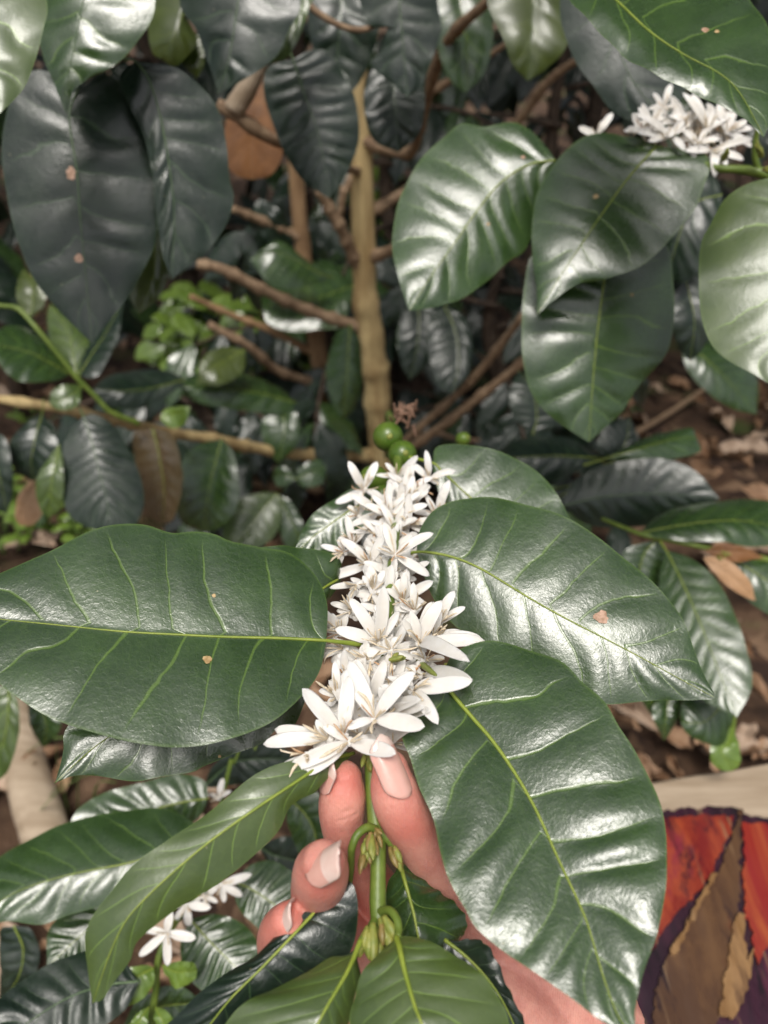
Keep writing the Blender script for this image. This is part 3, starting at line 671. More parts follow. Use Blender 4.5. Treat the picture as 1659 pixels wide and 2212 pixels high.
tbranch([(712, 1060, 1.62), (620, 1050, 1.55), (520, 1040, 1.5)], .009, .007, tree2)
for (x, y, Y) in ((560, 430, 1.6), (600, 480, 1.66), (520, 500, 1.6), (690, 480, 1.7), (560, 540, 1.6), (880, 620, 1.6), (900, 850, 1.7)):
    for k in range(2):
        place(ULEAF[('d', rng.randint(4))], PY(x, y, Y), (rng.randn(), -.3, -.9), (0, -.8, .6), .9, tree2)

# ------------------------------------------------------------------ hanging branches at the top
def broot(label, cat, x, y, d): return thing('coffee_branch', label, cat, P(x, y, d))
def stem(parent, pts, radii, mat='stem', n=10, nodes=()):
    q = [P(*p) for p in pts]; v, f = tube(q, radii, n, samples=max(20, len(q) * 8), noise=.06); return mesh('stem', v, f, M[mat], parent)
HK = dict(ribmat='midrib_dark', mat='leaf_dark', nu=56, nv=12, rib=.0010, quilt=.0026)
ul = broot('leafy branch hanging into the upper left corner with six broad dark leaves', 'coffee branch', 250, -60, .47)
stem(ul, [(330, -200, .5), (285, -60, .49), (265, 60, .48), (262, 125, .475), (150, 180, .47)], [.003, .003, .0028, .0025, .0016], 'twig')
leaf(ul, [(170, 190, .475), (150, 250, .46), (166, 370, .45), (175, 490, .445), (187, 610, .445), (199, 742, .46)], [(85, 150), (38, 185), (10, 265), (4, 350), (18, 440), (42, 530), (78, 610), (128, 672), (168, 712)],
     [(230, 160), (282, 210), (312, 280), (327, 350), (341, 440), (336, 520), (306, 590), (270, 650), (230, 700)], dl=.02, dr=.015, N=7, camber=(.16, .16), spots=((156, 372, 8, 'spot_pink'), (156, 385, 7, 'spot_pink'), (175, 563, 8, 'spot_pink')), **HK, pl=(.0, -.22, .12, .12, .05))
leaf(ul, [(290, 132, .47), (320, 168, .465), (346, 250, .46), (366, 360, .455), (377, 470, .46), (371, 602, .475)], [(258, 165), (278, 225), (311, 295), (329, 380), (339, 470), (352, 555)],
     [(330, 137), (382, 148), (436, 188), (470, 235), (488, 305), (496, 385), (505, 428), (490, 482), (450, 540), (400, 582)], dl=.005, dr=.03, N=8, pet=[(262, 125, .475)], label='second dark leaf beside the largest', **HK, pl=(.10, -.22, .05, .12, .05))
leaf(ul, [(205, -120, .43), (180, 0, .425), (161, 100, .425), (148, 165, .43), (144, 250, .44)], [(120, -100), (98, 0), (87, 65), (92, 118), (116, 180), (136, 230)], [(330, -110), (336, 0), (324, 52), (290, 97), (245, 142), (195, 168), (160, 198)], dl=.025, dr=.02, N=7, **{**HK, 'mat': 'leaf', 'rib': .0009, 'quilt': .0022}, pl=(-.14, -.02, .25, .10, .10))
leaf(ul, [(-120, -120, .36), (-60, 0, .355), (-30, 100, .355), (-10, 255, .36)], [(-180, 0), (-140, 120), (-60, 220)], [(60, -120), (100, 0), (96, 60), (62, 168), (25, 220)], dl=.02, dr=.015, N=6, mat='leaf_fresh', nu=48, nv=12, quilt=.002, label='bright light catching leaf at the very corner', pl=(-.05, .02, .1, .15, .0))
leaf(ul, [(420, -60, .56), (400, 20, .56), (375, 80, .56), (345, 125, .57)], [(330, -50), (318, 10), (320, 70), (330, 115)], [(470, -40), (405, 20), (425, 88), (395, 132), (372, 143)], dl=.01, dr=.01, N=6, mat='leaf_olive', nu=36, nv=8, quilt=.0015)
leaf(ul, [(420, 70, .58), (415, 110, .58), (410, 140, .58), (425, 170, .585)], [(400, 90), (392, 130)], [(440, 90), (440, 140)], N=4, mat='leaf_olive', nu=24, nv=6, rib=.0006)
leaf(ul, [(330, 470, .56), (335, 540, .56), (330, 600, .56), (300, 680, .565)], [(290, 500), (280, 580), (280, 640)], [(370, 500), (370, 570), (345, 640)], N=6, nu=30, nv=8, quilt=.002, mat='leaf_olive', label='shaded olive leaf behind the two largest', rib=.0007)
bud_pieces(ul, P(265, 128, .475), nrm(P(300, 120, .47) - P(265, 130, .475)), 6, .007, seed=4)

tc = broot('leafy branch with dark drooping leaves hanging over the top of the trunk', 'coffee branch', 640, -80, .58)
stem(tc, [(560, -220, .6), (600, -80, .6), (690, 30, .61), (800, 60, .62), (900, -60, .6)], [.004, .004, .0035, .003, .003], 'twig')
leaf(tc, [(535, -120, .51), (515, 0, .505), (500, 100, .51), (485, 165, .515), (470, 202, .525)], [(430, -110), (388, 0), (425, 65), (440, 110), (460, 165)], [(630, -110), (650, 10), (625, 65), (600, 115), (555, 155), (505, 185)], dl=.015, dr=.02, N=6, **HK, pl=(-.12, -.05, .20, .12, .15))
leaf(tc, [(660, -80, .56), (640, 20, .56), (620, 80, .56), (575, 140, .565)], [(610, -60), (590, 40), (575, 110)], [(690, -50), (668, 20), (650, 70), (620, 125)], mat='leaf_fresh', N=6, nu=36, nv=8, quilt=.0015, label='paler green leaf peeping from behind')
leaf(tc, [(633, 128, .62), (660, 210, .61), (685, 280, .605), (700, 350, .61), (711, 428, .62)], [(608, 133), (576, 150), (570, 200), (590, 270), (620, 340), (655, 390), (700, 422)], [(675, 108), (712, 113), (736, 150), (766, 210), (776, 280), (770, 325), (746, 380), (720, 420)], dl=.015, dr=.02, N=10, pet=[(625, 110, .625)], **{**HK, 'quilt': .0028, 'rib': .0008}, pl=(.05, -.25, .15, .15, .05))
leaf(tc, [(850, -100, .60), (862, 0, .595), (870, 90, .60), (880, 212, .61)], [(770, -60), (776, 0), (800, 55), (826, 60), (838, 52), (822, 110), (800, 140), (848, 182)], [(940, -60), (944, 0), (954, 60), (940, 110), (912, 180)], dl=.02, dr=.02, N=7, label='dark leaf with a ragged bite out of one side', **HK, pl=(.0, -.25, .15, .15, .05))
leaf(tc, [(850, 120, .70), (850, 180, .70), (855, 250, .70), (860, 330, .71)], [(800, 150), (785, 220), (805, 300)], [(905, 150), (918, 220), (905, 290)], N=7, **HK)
leaf(tc, [(740, -80, .68), (735, 50, .68), (728, 130, .69), (720, 230, .7)], [(670, -40), (668, 60), (690, 160)], [(820, -40), (815, 80), (775, 180)], N=7, **HK)
leaf(tc, [(1150, -120, .62), (1155, 0, .62), (1148, 90, .62), (1140, 175, .63)], [(1060, -80), (1052, 0), (1085, 80), (1108, 140)], [(1215, -90), (1216, 0), (1225, 95), (1180, 148)], N=7, mat='leaf_olive', nu=40, nv=10, quilt=.0015, rib=.0006, ribmat='midrib_dark', label='olive green translucent leaf')
leaf(tc, [(980, -60, .75), (1000, 40, .75), (1010, 120, .76), (1005, 200, .77)], [(940, 0), (945, 100), (970, 170)], [(1050, 0), (1065, 80), (1045, 160)], N=6, nu=30, nv=8, rib=.0006)

# ------------------------------------------------------------------ flowering branch, top right
tr = broot('upper right branch with a white blossom cluster over broad shining leaves', 'coffee branch', 1700, 385, .44)
stem(tr, [(1760, 430, .44), (1690, 395, .44), (1640, 372, .44), (1590, 366, .445), (1540, 362, .45), (1470, 335, .46), (1400, 318, .475), (1300, 318, .49), (1220, 335, .50)], [.0040, .0038, .0042, .0032, .0030, .0026, .0024, .0022, .0018])
stem(tr, [(1638, 370, .44), (1630, 330, .435), (1634, 290, .43), (1640, 262, .425)], [.0026, .0022, .0020, .0016])
r2 = lambda x, y: (829.6 + .5 * x, .5 * y)
TK = dict(nu=60, nv=14, rib=.0011, ribmat='midrib')
leaf(tr, [(1200, 346, .485), (1140, 357, .47), (1080, 396, .455), (1030, 456, .445), (980, 528, .44), (930, 598, .44), (885, 671, .445)], [(1182, 318), (1152, 287), (1110, 265), (1065, 272), (1040, 276), (995, 265), (958, 297), (914, 338), (878, 398), (858, 445), (847, 530), (860, 600), (876, 650)],
     [(1190, 400), (1150, 505), (1130, 545), (1100, 563), (1055, 603), (995, 647), (930, 664)], dl=.010, dr=.030, N=9, quilt=.0016, wave=(.0016, 3.), camber=(.16, .12), mat='leaf', spots=((1132, 341, 4, 'spot_pink'), (1056, 484, 3, 'spot')), **TK, pl=(.06, .02, .16, .22, -.10))
leaf(tr, [(1416, 318, .455), (1360, 381, .435), (1305, 456, .42), (1260, 522, .412), (1220, 582, .41), (1180, 646, .413), (1160, 678, .418)], [(1385, 300), (1355, 294), (1310, 286), (1255, 300), (1210, 340), (1172, 390), (1155, 437), (1149, 500), (1151, 560), (1160, 625)],
     [(1470, 319), (1518, 330), (1533, 362), (1520, 402), (1500, 452), (1455, 508), (1415, 552), (1370, 582), (1305, 602), (1250, 612), (1200, 646)], dl=-.008, dr=.012, N=9, quilt=.0011, wave=(.0013, 2.6), camber=(.15, .12), mat='leaf', spots=((1291, 424, 5, 'spot'),), **TK, pl=(-.02, .14, .10, .10, .10))
leaf(tr, [(1312, 560, .475), (1300, 640, .465), (1290, 720, .46), (1281, 820, .462), (1272, 955, .475)], [(1230, 540), (1152, 548), (1132, 625), (1127, 725), (1130, 787), (1150, 852), (1190, 899), (1235, 932)], [(1380, 530), (1440, 530), (1455, 605), (1455, 680), (1448, 740), (1428, 780), (1375, 840), (1343, 890), (1305, 925)],
     dl=.012, dr=.02, N=9, quilt=.0022, camber=(.15, .15), mat='leaf', spots=((1362, 641, 3, 'spot'),), **TK, pl=(.28, -.26, .18, .14, .05))
leaf(tr, [(1740, 380, .40), (1720, 500, .385), (1690, 620, .38), (1680, 720, .382), (1672, 835, .39)], [(1660, 386), (1610, 400), (1565, 430), (1535, 485), (1515, 525), (1509, 600), (1517, 690), (1540, 748), (1580, 783), (1625, 808)], [(1800, 450), (1830, 600), (1790, 720), (1720, 800)], dl=.016, dr=.02, N=7, quilt=.0014, mat='leaf_fresh', label='pale shining leaf cut by the frame edge', **TK, pl=(.02, .04, .12, .15, .02))
leaf(tr, [(1330, -160, .50), (1320, -30, .49), (1330, 80, .485), (1370, 180, .49), (1440, 262, .50)], [(1215, -100), (1209, 0), (1216, 62), (1246, 138), (1282, 188), (1322, 238), (1370, 262)], [(1420, -100), (1470, 0), (1490, 110), (1480, 200)], dl=.012, dr=.02, N=7, quilt=.0016, mat='leaf_dark', **{**TK, 'ribmat': 'midrib_dark'}, pl=(.04, -.10, .14, .18, .05))
leaf(tr, [(1240, -80, .375), (1330, 0, .37), (1405, 70, .368), (1480, 120, .368), (1555, 160, .37), (1600, 205, .374), (1650, 297, .385)], [(1400, -120), (1560, -60), (1640, 30), (1668, 110), (1672, 200), (1662, 262)], [(1228, -30), (1232, 2), (1280, 55), (1330, 101), (1370, 136), (1430, 171), (1495, 196), (1550, 226), (1606, 257)], dl=.020, dr=-.004, N=8, quilt=.0009, wave=(.0012, 3.), camber=(.1, .2), mat='leaf',
     spots=((1518, 68, 6, 'spot_pink'), (1546, 72, 4, 'spot')), label='foremost leaf overhanging the blossom', **TK, pl=(.05, .34, .10, -.02, .08))
leaf(tr, [(1560, 420, .56), (1500, 440, .56), (1470, 500, .56), (1440, 600, .57)], [(1540, 380), (1480, 400), (1440, 470)], [(1560, 480), (1530, 560), (1480, 610)], mat='leaf_dark', N=6, nu=30, nv=8, quilt=.002, rib=.0007)
leaf(tr, [(1470, 560, .58), (1490, 640, .58), (1500, 700, .58), (1490, 780, .59)], [(1440, 600), (1445, 680), (1465, 750)], [(1520, 600), (1545, 680), (1520, 750)], mat='leaf_dark', N=6, nu=30, nv=8, quilt=.002, rib=.0007)
FT = [((1240, 590), [(1050, 550), (1300, 650), (1140, 610), (1310, 490), (1080, 490)]), ((1310, 540), [(1240, 415), (1285, 470), (1230, 500), (1345, 500), (1210, 590)]), ((1400, 560), [(1330, 405), (1290, 400), (1430, 470), (1500, 490), (1350, 480)]),
      ((1480, 570), [(1590, 555), (1440, 450), (1570, 520), (1590, 635), (1520, 480)]), ((1420, 650), [(1555, 690), (1590, 600), (1428, 768), (1300, 650), (1485, 712)]), ((920, 585), [(840, 550), (988, 488), (900, 610), (950, 520)]), ((1110, 565), [(1075, 488), (1035, 565), (1160, 520)]),
      ((1360, 620), [(1290, 560), (1330, 690), (1450, 600), (1400, 540)])]
for i, (c, tips) in enumerate(FT):
    cx, cy = r2(*c); flower(tr, (cx, cy, .452 if c[0] > 1000 else .49), [r2(*q) for q in tips], P(cx + 20, cy + 45, .47 if c[0] > 1000 else .495), stam=6 if c[0] > 1000 else 3, seed=300 + i, wmax=.0030, wk=.16)
rf = np.random.RandomState(78)
for i in range(16):
    a = rf.rand() * 6.28; q = rf.rand() ** .5; cx = 1492 + 92 * q * math.cos(a); cy = 282 - 8 + 44 * q * math.sin(a) + .12 * (cx - 1492); a0 = rf.rand() * 6.28
    tips = [(cx + 40 * (.7 + .6 * rf.rand()) * math.cos(a0 + 6.28 * k / 5), cy - 14 + 34 * (.7 + .6 * rf.rand()) * math.sin(a0 + 6.28 * k / 5)) for k in range(5)]
    flower(tr, (cx, cy, .458), tips, P(cx + 10, cy + 45, .475), stam=5, seed=600 + i, wk=.135, wmax=.0028)
bud_pieces(tr, P(1643, 335, .43), nrm(P(1640, 300, .42) - P(1640, 335, .43)), 7, .009, seed=5, brown=.2)
bud_pieces(tr, P(1650, 368, .43), nrm(P(1670, 372, .42) - P(1640, 368, .43)), 4, .007, seed=6, brown=.5)
bud_pieces(tr, P(1560, 345, .44), nrm(P(1575, 330, .43) - P(1555, 352, .44)), 3, .012, seed=7, brown=0)

# ------------------------------------------------------------------ left sprig
ls = broot('green sprig at the left edge carrying pale glossy leaves above a large corrugated one', 'coffee branch', 230, 880, .75)
stem(ls, [(-80, 650, .72), (0, 660, .72), (40, 668, .72), (80, 710, .72), (125, 765, .73), (165, 815, .74), (205, 855, .75), (240, 890, .76), (300, 915, .78)], [.0024, .0026, .0032, .003, .003, .0034, .0034, .0036, .004])
leaf(ls, [(150, 808, .735), (110, 785, .72), (60, 760, .71), (-30, 740, .70)], [(130, 765), (85, 725), (40, 703), (0, 712)], [(120, 822), (70, 825), (20, 812)], dl=.03, dr=-.02, N=8, quilt=.002, mat='leaf', nu=36, nv=8)
leaf(ls, [(168, 815, .74), (158, 770, .745), (148, 720, .755), (108, 655, .77)], [(150, 790), (112, 745), (102, 690)], [(190, 790), (200, 745), (165, 690)], dl=0, dr=.01, N=7, quilt=.0012, mat='leaf_fresh', nu=36, nv=8)
leaf(ls, [(170, 812, .74), (195, 770, .745), (225, 725, .755), (268, 648, .77)], [(160, 775), (185, 720), (225, 670)], [(205, 815), (235, 775), (255, 725)], dl=.02, dr=-.01, N=9, quilt=.0022, mat='leaf_dark', nu=36, nv=8)
leaf(ls, [(178, 832, .73), (160, 850, .72), (135, 865, .715), (105, 868, .715)], [(160, 830), (130, 832), (112, 845)], [(172, 870), (150, 886), (120, 884)], N=5, quilt=.0006, mat='leaf_fresh', nu=28, nv=8, rib=.0005, label='small pale rounded leaf')
leaf(ls, [(180, 898, .72), (200, 960, .70), (215, 1020, .69), (230, 1080, .69), (240, 1148, .70)], [(150, 930), (132, 990), (132, 1050), (148, 1110), (190, 1140)], [(205, 895), (245, 920), (280, 975), (305, 1035), (310, 1090), (290, 1135)], dl=.01, dr=.02, N=11, quilt=.0030, mat='leaf_dark', pet=[(165, 868, .73)], nu=52, nv=10, rib=.001, ribmat='midrib_dark', label='large dark corrugated leaf', pl=(.06, -.10, .22, .16, .10))
leaf(ls, [(92, 890, .74), (78, 940, .73), (68, 990, .73), (70, 1040, .74)], [(55, 915), (22, 955), (28, 1010)], [(110, 920), (125, 965), (105, 1020)], N=7, quilt=.0015, mat='leaf_dark', nu=36, nv=8, pet=[(95, 860, .74)])
leaf(ls, [(-60, 940, .72), (-20, 980, .71), (0, 1030, .71), (15, 1110, .72)], [(-60, 1000), (-40, 1080)], [(5, 940), (25, 1000), (28, 1060)], N=7, quilt=.0015, mat='leaf_dark', nu=30, nv=8)
leaf(ls, [(128, 960, .72), (118, 1010, .71), (110, 1050, .71), (108, 1118, .72)], [(112, 980), (85, 1020), (76, 1060), (90, 1105)], [(135, 990), (138, 1050), (130, 1100)], N=6, quilt=.0012, mat='leaf_fresh', nu=36, nv=8)
leaf(ls, [(90, 1020, .78), (65, 1060, .78), (45, 1100, .78), (42, 1135, .785)], [(70, 1030), (40, 1070), (32, 1110)], [(100, 1060), (90, 1110), (70, 1135)], N=5, quilt=.001, mat='leaf_tan', nu=30, nv=8, ribmat='twig', label='tan dying leaf')
leaf(ls, [(60, 690, .78), (70, 660, .78), (68, 620, .78), (50, 580, .79)], [(40, 660), (35, 620)], [(95, 660), (95, 620)], N=5, quilt=.001, mat='leaf_olive', nu=26, nv=6, rib=.0006)
leaf(ls, [(75, 690, .80), (85, 650, .80), (80, 610, .80), (72, 575, .81)], [(68, 650), (66, 610)], [(100, 650), (95, 600)], N=5, quilt=.001, mat='leaf_tan', nu=26, nv=6, rib=.0006, ribmat='twig', label='small tan withered leaf')

# ------------------------------------------------------------------ right hand sprig
rs = broot('leafy sprig at the right edge with long matt green leaves and two rusty young leaves', 'coffee branch', 1560, 1195, .60)
stem(rs, [(1750, 1230, .60), (1640, 1205, .60), (1560, 1190, .60), (1500, 1177, .60), (1440, 1165, .605), (1380, 1152, .61), (1300, 1120, .64)], [.0034, .0034, .0034, .003, .003, .0026, .002])
RK = dict(nu=44, nv=10, rib=.0009)
leaf(rs, [(1215, 1092, .66), (1290, 1075, .655), (1380, 1067, .65), (1460, 1068, .65), (1555, 1078, .66)], [(1235, 1045), (1290, 1010), (1370, 992), (1440, 992), (1505, 1020)], [(1260, 1130), (1330, 1140), (1420, 1132), (1500, 1105)], dl=.045, dr=-.02, mat='leaf_dark', N=10, quilt=.0024, ribmat='midrib_dark', **{k: v for k, v in RK.items()}, pl=(.0, -.10, .0, .45, .0))
leaf(rs, [(1380, 1152, .61), (1470, 1135, .605), (1560, 1125, .60), (1640, 1130, .60), (1740, 1160, .60)], [(1420, 1115), (1500, 1090), (1580, 1080), (1680, 1090)], [(1440, 1165), (1540, 1170), (1640, 1180)], dl=.03, dr=-.01, mat='leaf', N=9, quilt=.0018, **RK)
leaf(rs, [(1440, 1190, .60), (1475, 1260, .59), (1510, 1340, .58), (1545, 1430, .575), (1592, 1550, .58)], [(1490, 1205), (1545, 1250), (1580, 1310), (1612, 1400), (1625, 1480)], [(1425, 1240), (1430, 1320), (1455, 1410), (1505, 1500)], dl=.02, dr=.005, mat='leaf', N=11, quilt=.0013, pet=[(1425, 1168, .605)], label='longest matt green leaf', **RK, pl=(-.12, .16, .12, .12, .05))
leaf(rs, [(1420, 1165, .61), (1390, 1200, .61), (1380, 1260, .61), (1390, 1330, .61)], [(1440, 1200), (1430, 1270)], [(1350, 1190), (1340, 1260)], mat='leaf', N=8, quilt=.0015, **RK)
leaf(rs, [(1560, 1190, .60), (1620, 1230, .595), (1680, 1270, .59), (1760, 1330, .59)], [(1610, 1195), (1680, 1210), (1740, 1260)], [(1570, 1250), (1620, 1300), (1690, 1340)], dl=.01, mat='leaf', N=9, quilt=.0012, **RK)
leaf(rs, [(1520, 1192, .592), (1560, 1190, .588), (1610, 1192, .585), (1652, 1205, .585)], [(1555, 1176), (1600, 1180)], [(1555, 1205), (1590, 1215), (1630, 1208)], mat='leaf_rust', N=5, quilt=.0006, nu=30, nv=6, rib=.0005, ribmat='twig', label='upright rust orange young leaf')
leaf(rs, [(1518, 1205, .592), (1555, 1225, .588), (1595, 1255, .585), (1632, 1298, .585)], [(1550, 1202), (1590, 1222), (1622, 1260)], [(1535, 1228), (1570, 1265), (1610, 1290)], mat='leaf_tan', N=6, quilt=.001, nu=30, nv=6, rib=.0005, ribmat='twig', label='pinkish shining young leaf')
leaf(rs, [(1310, 990, .68), (1380, 970, .68), (1450, 950, .69), (1505, 945, .70)], [(1370, 955), (1430, 935), (1490, 925)], [(1390, 995), (1460, 990), (1512, 975)], dl=.02, mat='leaf', N=8, quilt=.0015, pet=[(1260, 1005, .68)], **RK)
leaf(rs, [(1300, 990, .74), (1200, 985, .73), (1100, 990, .73), (1040, 1000, .74)], [(1220, 945), (1120, 950)], [(1220, 1030), (1120, 1040)], dl=.03, mat='leaf_dark', N=8, quilt=.002, **RK)
leaf(rs, [(1150, 940, .80), (1160, 900, .80), (1150, 840, .80), (1120, 800, .81)], [(1110, 900), (1100, 850)], [(1200, 920), (1190, 850)], mat='leaf_dark', N=8, quilt=.002, **RK)
leaf(rs, [(1300, 1000, .74), (1320, 1000, .73), (1350, 960, .73), (1360, 900, .74)], [(1290, 960), (1310, 920)], [(1370, 990), (1375, 940)], mat='leaf_dark', N=8, quilt=.002, **RK)
leaf(rs, [(1180, 1060, .75), (1240, 1050, .74), (1200, 1080, .74), (1140, 1130, .75)], [(1240, 1090), (1200, 1120)], [(1170, 1070), (1140, 1100)], mat='leaf_dark', N=8, quilt=.002, **RK)
leaf(rs, [(1472, 735, .88), (1530, 780, .87), (1580, 830, .87), (1635, 895, .88)], [(1530, 740), (1600, 775), (1638, 830)], [(1480, 790), (1530, 850), (1590, 885)], dl=.02, mat='leaf', N=9, quilt=.0015, **RK)
leaf(rs, [(1470, 1380, .62), (1420, 1430, .61), (1400, 1500, .61), (1450, 1575, .62)], [(1480, 1440), (1480, 1520)], [(1400, 1400), (1370, 1470), (1410, 1550)], mat='leaf', N=8, quilt=.0012, **RK)
for j, (x, y) in enumerate(((1558, 1195), (1548, 1200))): bud_pieces(rs, P(x, y, .59), nrm(P(x + 14, y + 6, .585) - P(x, y, .59)), 3, .008, seed=70 + j, brown=.3)

sl = broot('small plant with an upright green stem growing against the back edge of the painted board', 'coffee seedling', 1575, 1640, .585); sl['category'] = 'seedling'
stem(sl, [(1574, 1652, .60), (1580, 1600, .598), (1586, 1540, .595), (1592, 1480, .59)], [.0030, .0030, .0027, .002])
leaf(sl, [(1590, 1500, .59), (1555, 1530, .58), (1520, 1560, .575), (1470, 1560, .575)], [(1560, 1490), (1510, 1495), (1475, 1515)], [(1580, 1560), (1560, 1610), (1510, 1600), (1480, 1580)], dl=.01, mat='leaf', N=7, quilt=.0012, **RK)
leaf(sl, [(1582, 1570, .588), (1575, 1600, .58), (1560, 1625, .575), (1583, 1666, .575)], [(1540, 1590), (1535, 1640), (1555, 1662)], [(1590, 1590), (1600, 1630), (1595, 1655)], mat='leaf_bright', N=6, quilt=.0008, nu=30, nv=8, rib=.0006)
leaf(sl, [(1590, 1500, .59), (1560, 1490, .585), (1530, 1500, .582), (1500, 1530, .582)], [(1550, 1470), (1510, 1480)], [(1570, 1520), (1530, 1530)], mat='leaf_dark', N=6, quilt=.001, nu=30, nv=8, rib=.0006)
leaf(sl, [(1445, 1500, .60), (1440, 1540, .595), (1436, 1570, .595), (1434, 1600, .6)], [(1415, 1520), (1410, 1550)], [(1470, 1510), (1462, 1560)], mat='leaf', N=6, quilt=.001, nu=30, nv=8, rib=.0006)

# ------------------------------------------------------------------ lower left flowering sprig
ll = broot('lower left branch with small white flowers, lime tip leaves and broad silvery leaves', 'coffee branch', 345, 2100, .42)
r5 = lambda x, y: (.5 * x, 1474.6 + .5 * y)
stem(ll, [(322, 2290, .42), (328, 2200, .42), (336, 2140, .42), (345, 2060, .42), (385, 1985, .43), (440, 1925, .44), (480, 1880, .45), (475, 1760, .47), (500, 1640, .5)], [.0030, .0028, .0027, .0024, .0022, .0022, .0022, .002, .002])
LL = dict(nu=50, nv=12, rib=.0010)
leaf(ll, [(455, 1815, .42), (360, 1840, .41), (280, 1864, .40), (150, 1890, .39), (40, 1925, .38), (-60, 1985, .38)], [(400, 1765), (330, 1745), (230, 1757), (140, 1780), (60, 1815), (0, 1850), (-50, 1900)], [(400, 1880), (330, 1930), (230, 1955), (150, 1975), (90, 1998), (20, 1990), (-30, 2000)], dl=.035, dr=.005, N=9, mat='leaf', quilt=.0018, camber=(.18, .14), label='broad leaf half dark and half silvery', **LL, pl=(.0, -.02, .55, .05, .02))
leaf(ll, [(450, 1725, .46), (400, 1732, .455), (330, 1750, .45), (250, 1790, .445), (140, 1850, .45)], [(440, 1685), (380, 1672), (310, 1690), (220, 1715), (160, 1760)], [(430, 1765), (370, 1800), (290, 1830), (200, 1860)], dl=.02, dr=.0, N=9, mat='leaf', quilt=.0026, **LL, pl=(.02, .05, .02, .40, .02))
leaf(ll, [(330, 1920, .455), (270, 1960, .45), (200, 2000, .45), (100, 2090, .46)], [(270, 1925), (190, 1945), (110, 2000)], [(310, 1990), (240, 2060), (160, 2110)], dl=.02, N=8, mat='leaf', quilt=.0022, **LL, pl=(.05, .05, .1, .1, .02))
leaf(ll, [(300, 2120, .40), (220, 2130, .39), (120, 2170, .385), (-40, 2280, .385)], [(240, 2050), (150, 2065), (60, 2110), (-20, 2180)], [(270, 2180), (190, 2240), (80, 2290)], dl=.03, N=8, mat='leaf_dark', quilt=.0022, ribmat='midrib_dark', **LL, pl=(.05, .22, .15, .15, .05))
leaf(ll, [(410, 1985, .44), (450, 2030, .435), (490, 2070, .432), (545, 2125, .435)], [(470, 1975), (530, 2000), (562, 2055)], [(390, 2040), (400, 2100), (450, 2150), (500, 2155)], dl=.02, N=9, mat='leaf', quilt=.0022, **LL, pl=(.0, .06, .1, .2, .02))
leaf(ll, [(510, 1905, .455), (550, 1925, .45), (600, 1960, .45), (670, 2020, .455)], [(540, 1870), (590, 1860), (650, 1900), (690, 1960)], [(510, 1950), (540, 1990), (600, 2030)], dl=.02, N=9, mat='leaf', quilt=.0024, **LL, pl=(.0, .04, .1, .1, .02))
leaf(ll, [(440, 1700, .52), (500, 1650, .515), (560, 1640, .515), (640, 1640, .52)], [(460, 1655), (520, 1610), (590, 1600)], [(480, 1700), (540, 1690), (600, 1680)], N=7, mat='leaf_dark', quilt=.0015, **{**LL, 'ribmat': 'midrib_dark'})
leaf(ll, [(620, 1720, .50), (660, 1760, .50), (680, 1800, .50), (690, 1870, .5)], [(660, 1700), (710, 1740), (720, 1820)], [(620, 1770), (640, 1830), (665, 1870)], N=7, mat='leaf', quilt=.0012, **LL)
leaf(ll, [(560, 1830, .54), (600, 1850, .535), (660, 1860, .535), (720, 1850, .54)], [(600, 1810), (660, 1810)], [(600, 1900), (660, 1910)], N=7, mat='leaf_dark', quilt=.0015, **{**LL, 'ribmat': 'midrib_dark'})
leaf(ll, [(333, 2090, .41), (300, 2108, .405), (265, 2130, .402), (232, 2165, .405)], [(318, 2085), (280, 2090), (248, 2110), (240, 2140)], [(332, 2125), (310, 2155), (270, 2178), (245, 2178)], N=6, mat='leaf_bright', quilt=.0008, nu=36, nv=8, rib=.0006)
leaf(ll, [(350, 2085, .41), (375, 2098, .405), (400, 2100, .402), (426, 2096, .405)], [(370, 2080), (400, 2076), (420, 2082)], [(360, 2110), (378, 2134), (405, 2128), (422, 2112)], N=5, mat='leaf_bright', quilt=.0008, nu=30, nv=8, rib=.0005)
leaf(ll, [(322, 2175, .41), (305, 2200, .405), (290, 2230, .405), (280, 2270, .41)], [(296, 2190), (280, 2220)], [(320, 2205), (312, 2240)], N=5, mat='leaf_bright', quilt=.0006, nu=26, nv=6, rib=.0005)
leaf(ll, [(336, 2175, .41), (348, 2200, .405), (362, 2225, .405), (390, 2260, .41)], [(362, 2185), (380, 2215)], [(335, 2210), (350, 2245)], N=5, mat='leaf_bright', quilt=.0006, nu=26, nv=6, rib=.0005)
leaf(ll, [(20, 1470, .66), (18, 1530, .655), (8, 1600, .655), (-30, 1690, .66)], [(38, 1510), (42, 1570), (28, 1640), (5, 1680)], [(-20, 1500), (-40, 1560), (-50, 1640)], N=7, mat='leaf_fresh', quilt=.0016, **LL)
leaf(ll, [(60, 1480, .70), (90, 1530, .70), (100, 1570, .70), (95, 1615, .705)], [(90, 1490), (125, 1530), (130, 1575)], [(60, 1530), (70, 1580)], N=7, mat='leaf', quilt=.0012, **LL)
leaf(ll, [(30, 2000, .52), (50, 2050, .52), (40, 2110, .52), (0, 2170, .53)], [(70, 2010), (85, 2070), (60, 2130)], [(0, 2010), (0, 2080)], N=7, mat='leaf_dark', quilt=.0012, **LL)
leaf(ll, [(260, 2230, .44), (330, 2180, .44), (420, 2170, .44), (470, 2200, .45)], [(300, 2160), (390, 2130)], [(320, 2240), (420, 2240)], N=7, mat='leaf', quilt=.0018, **LL)
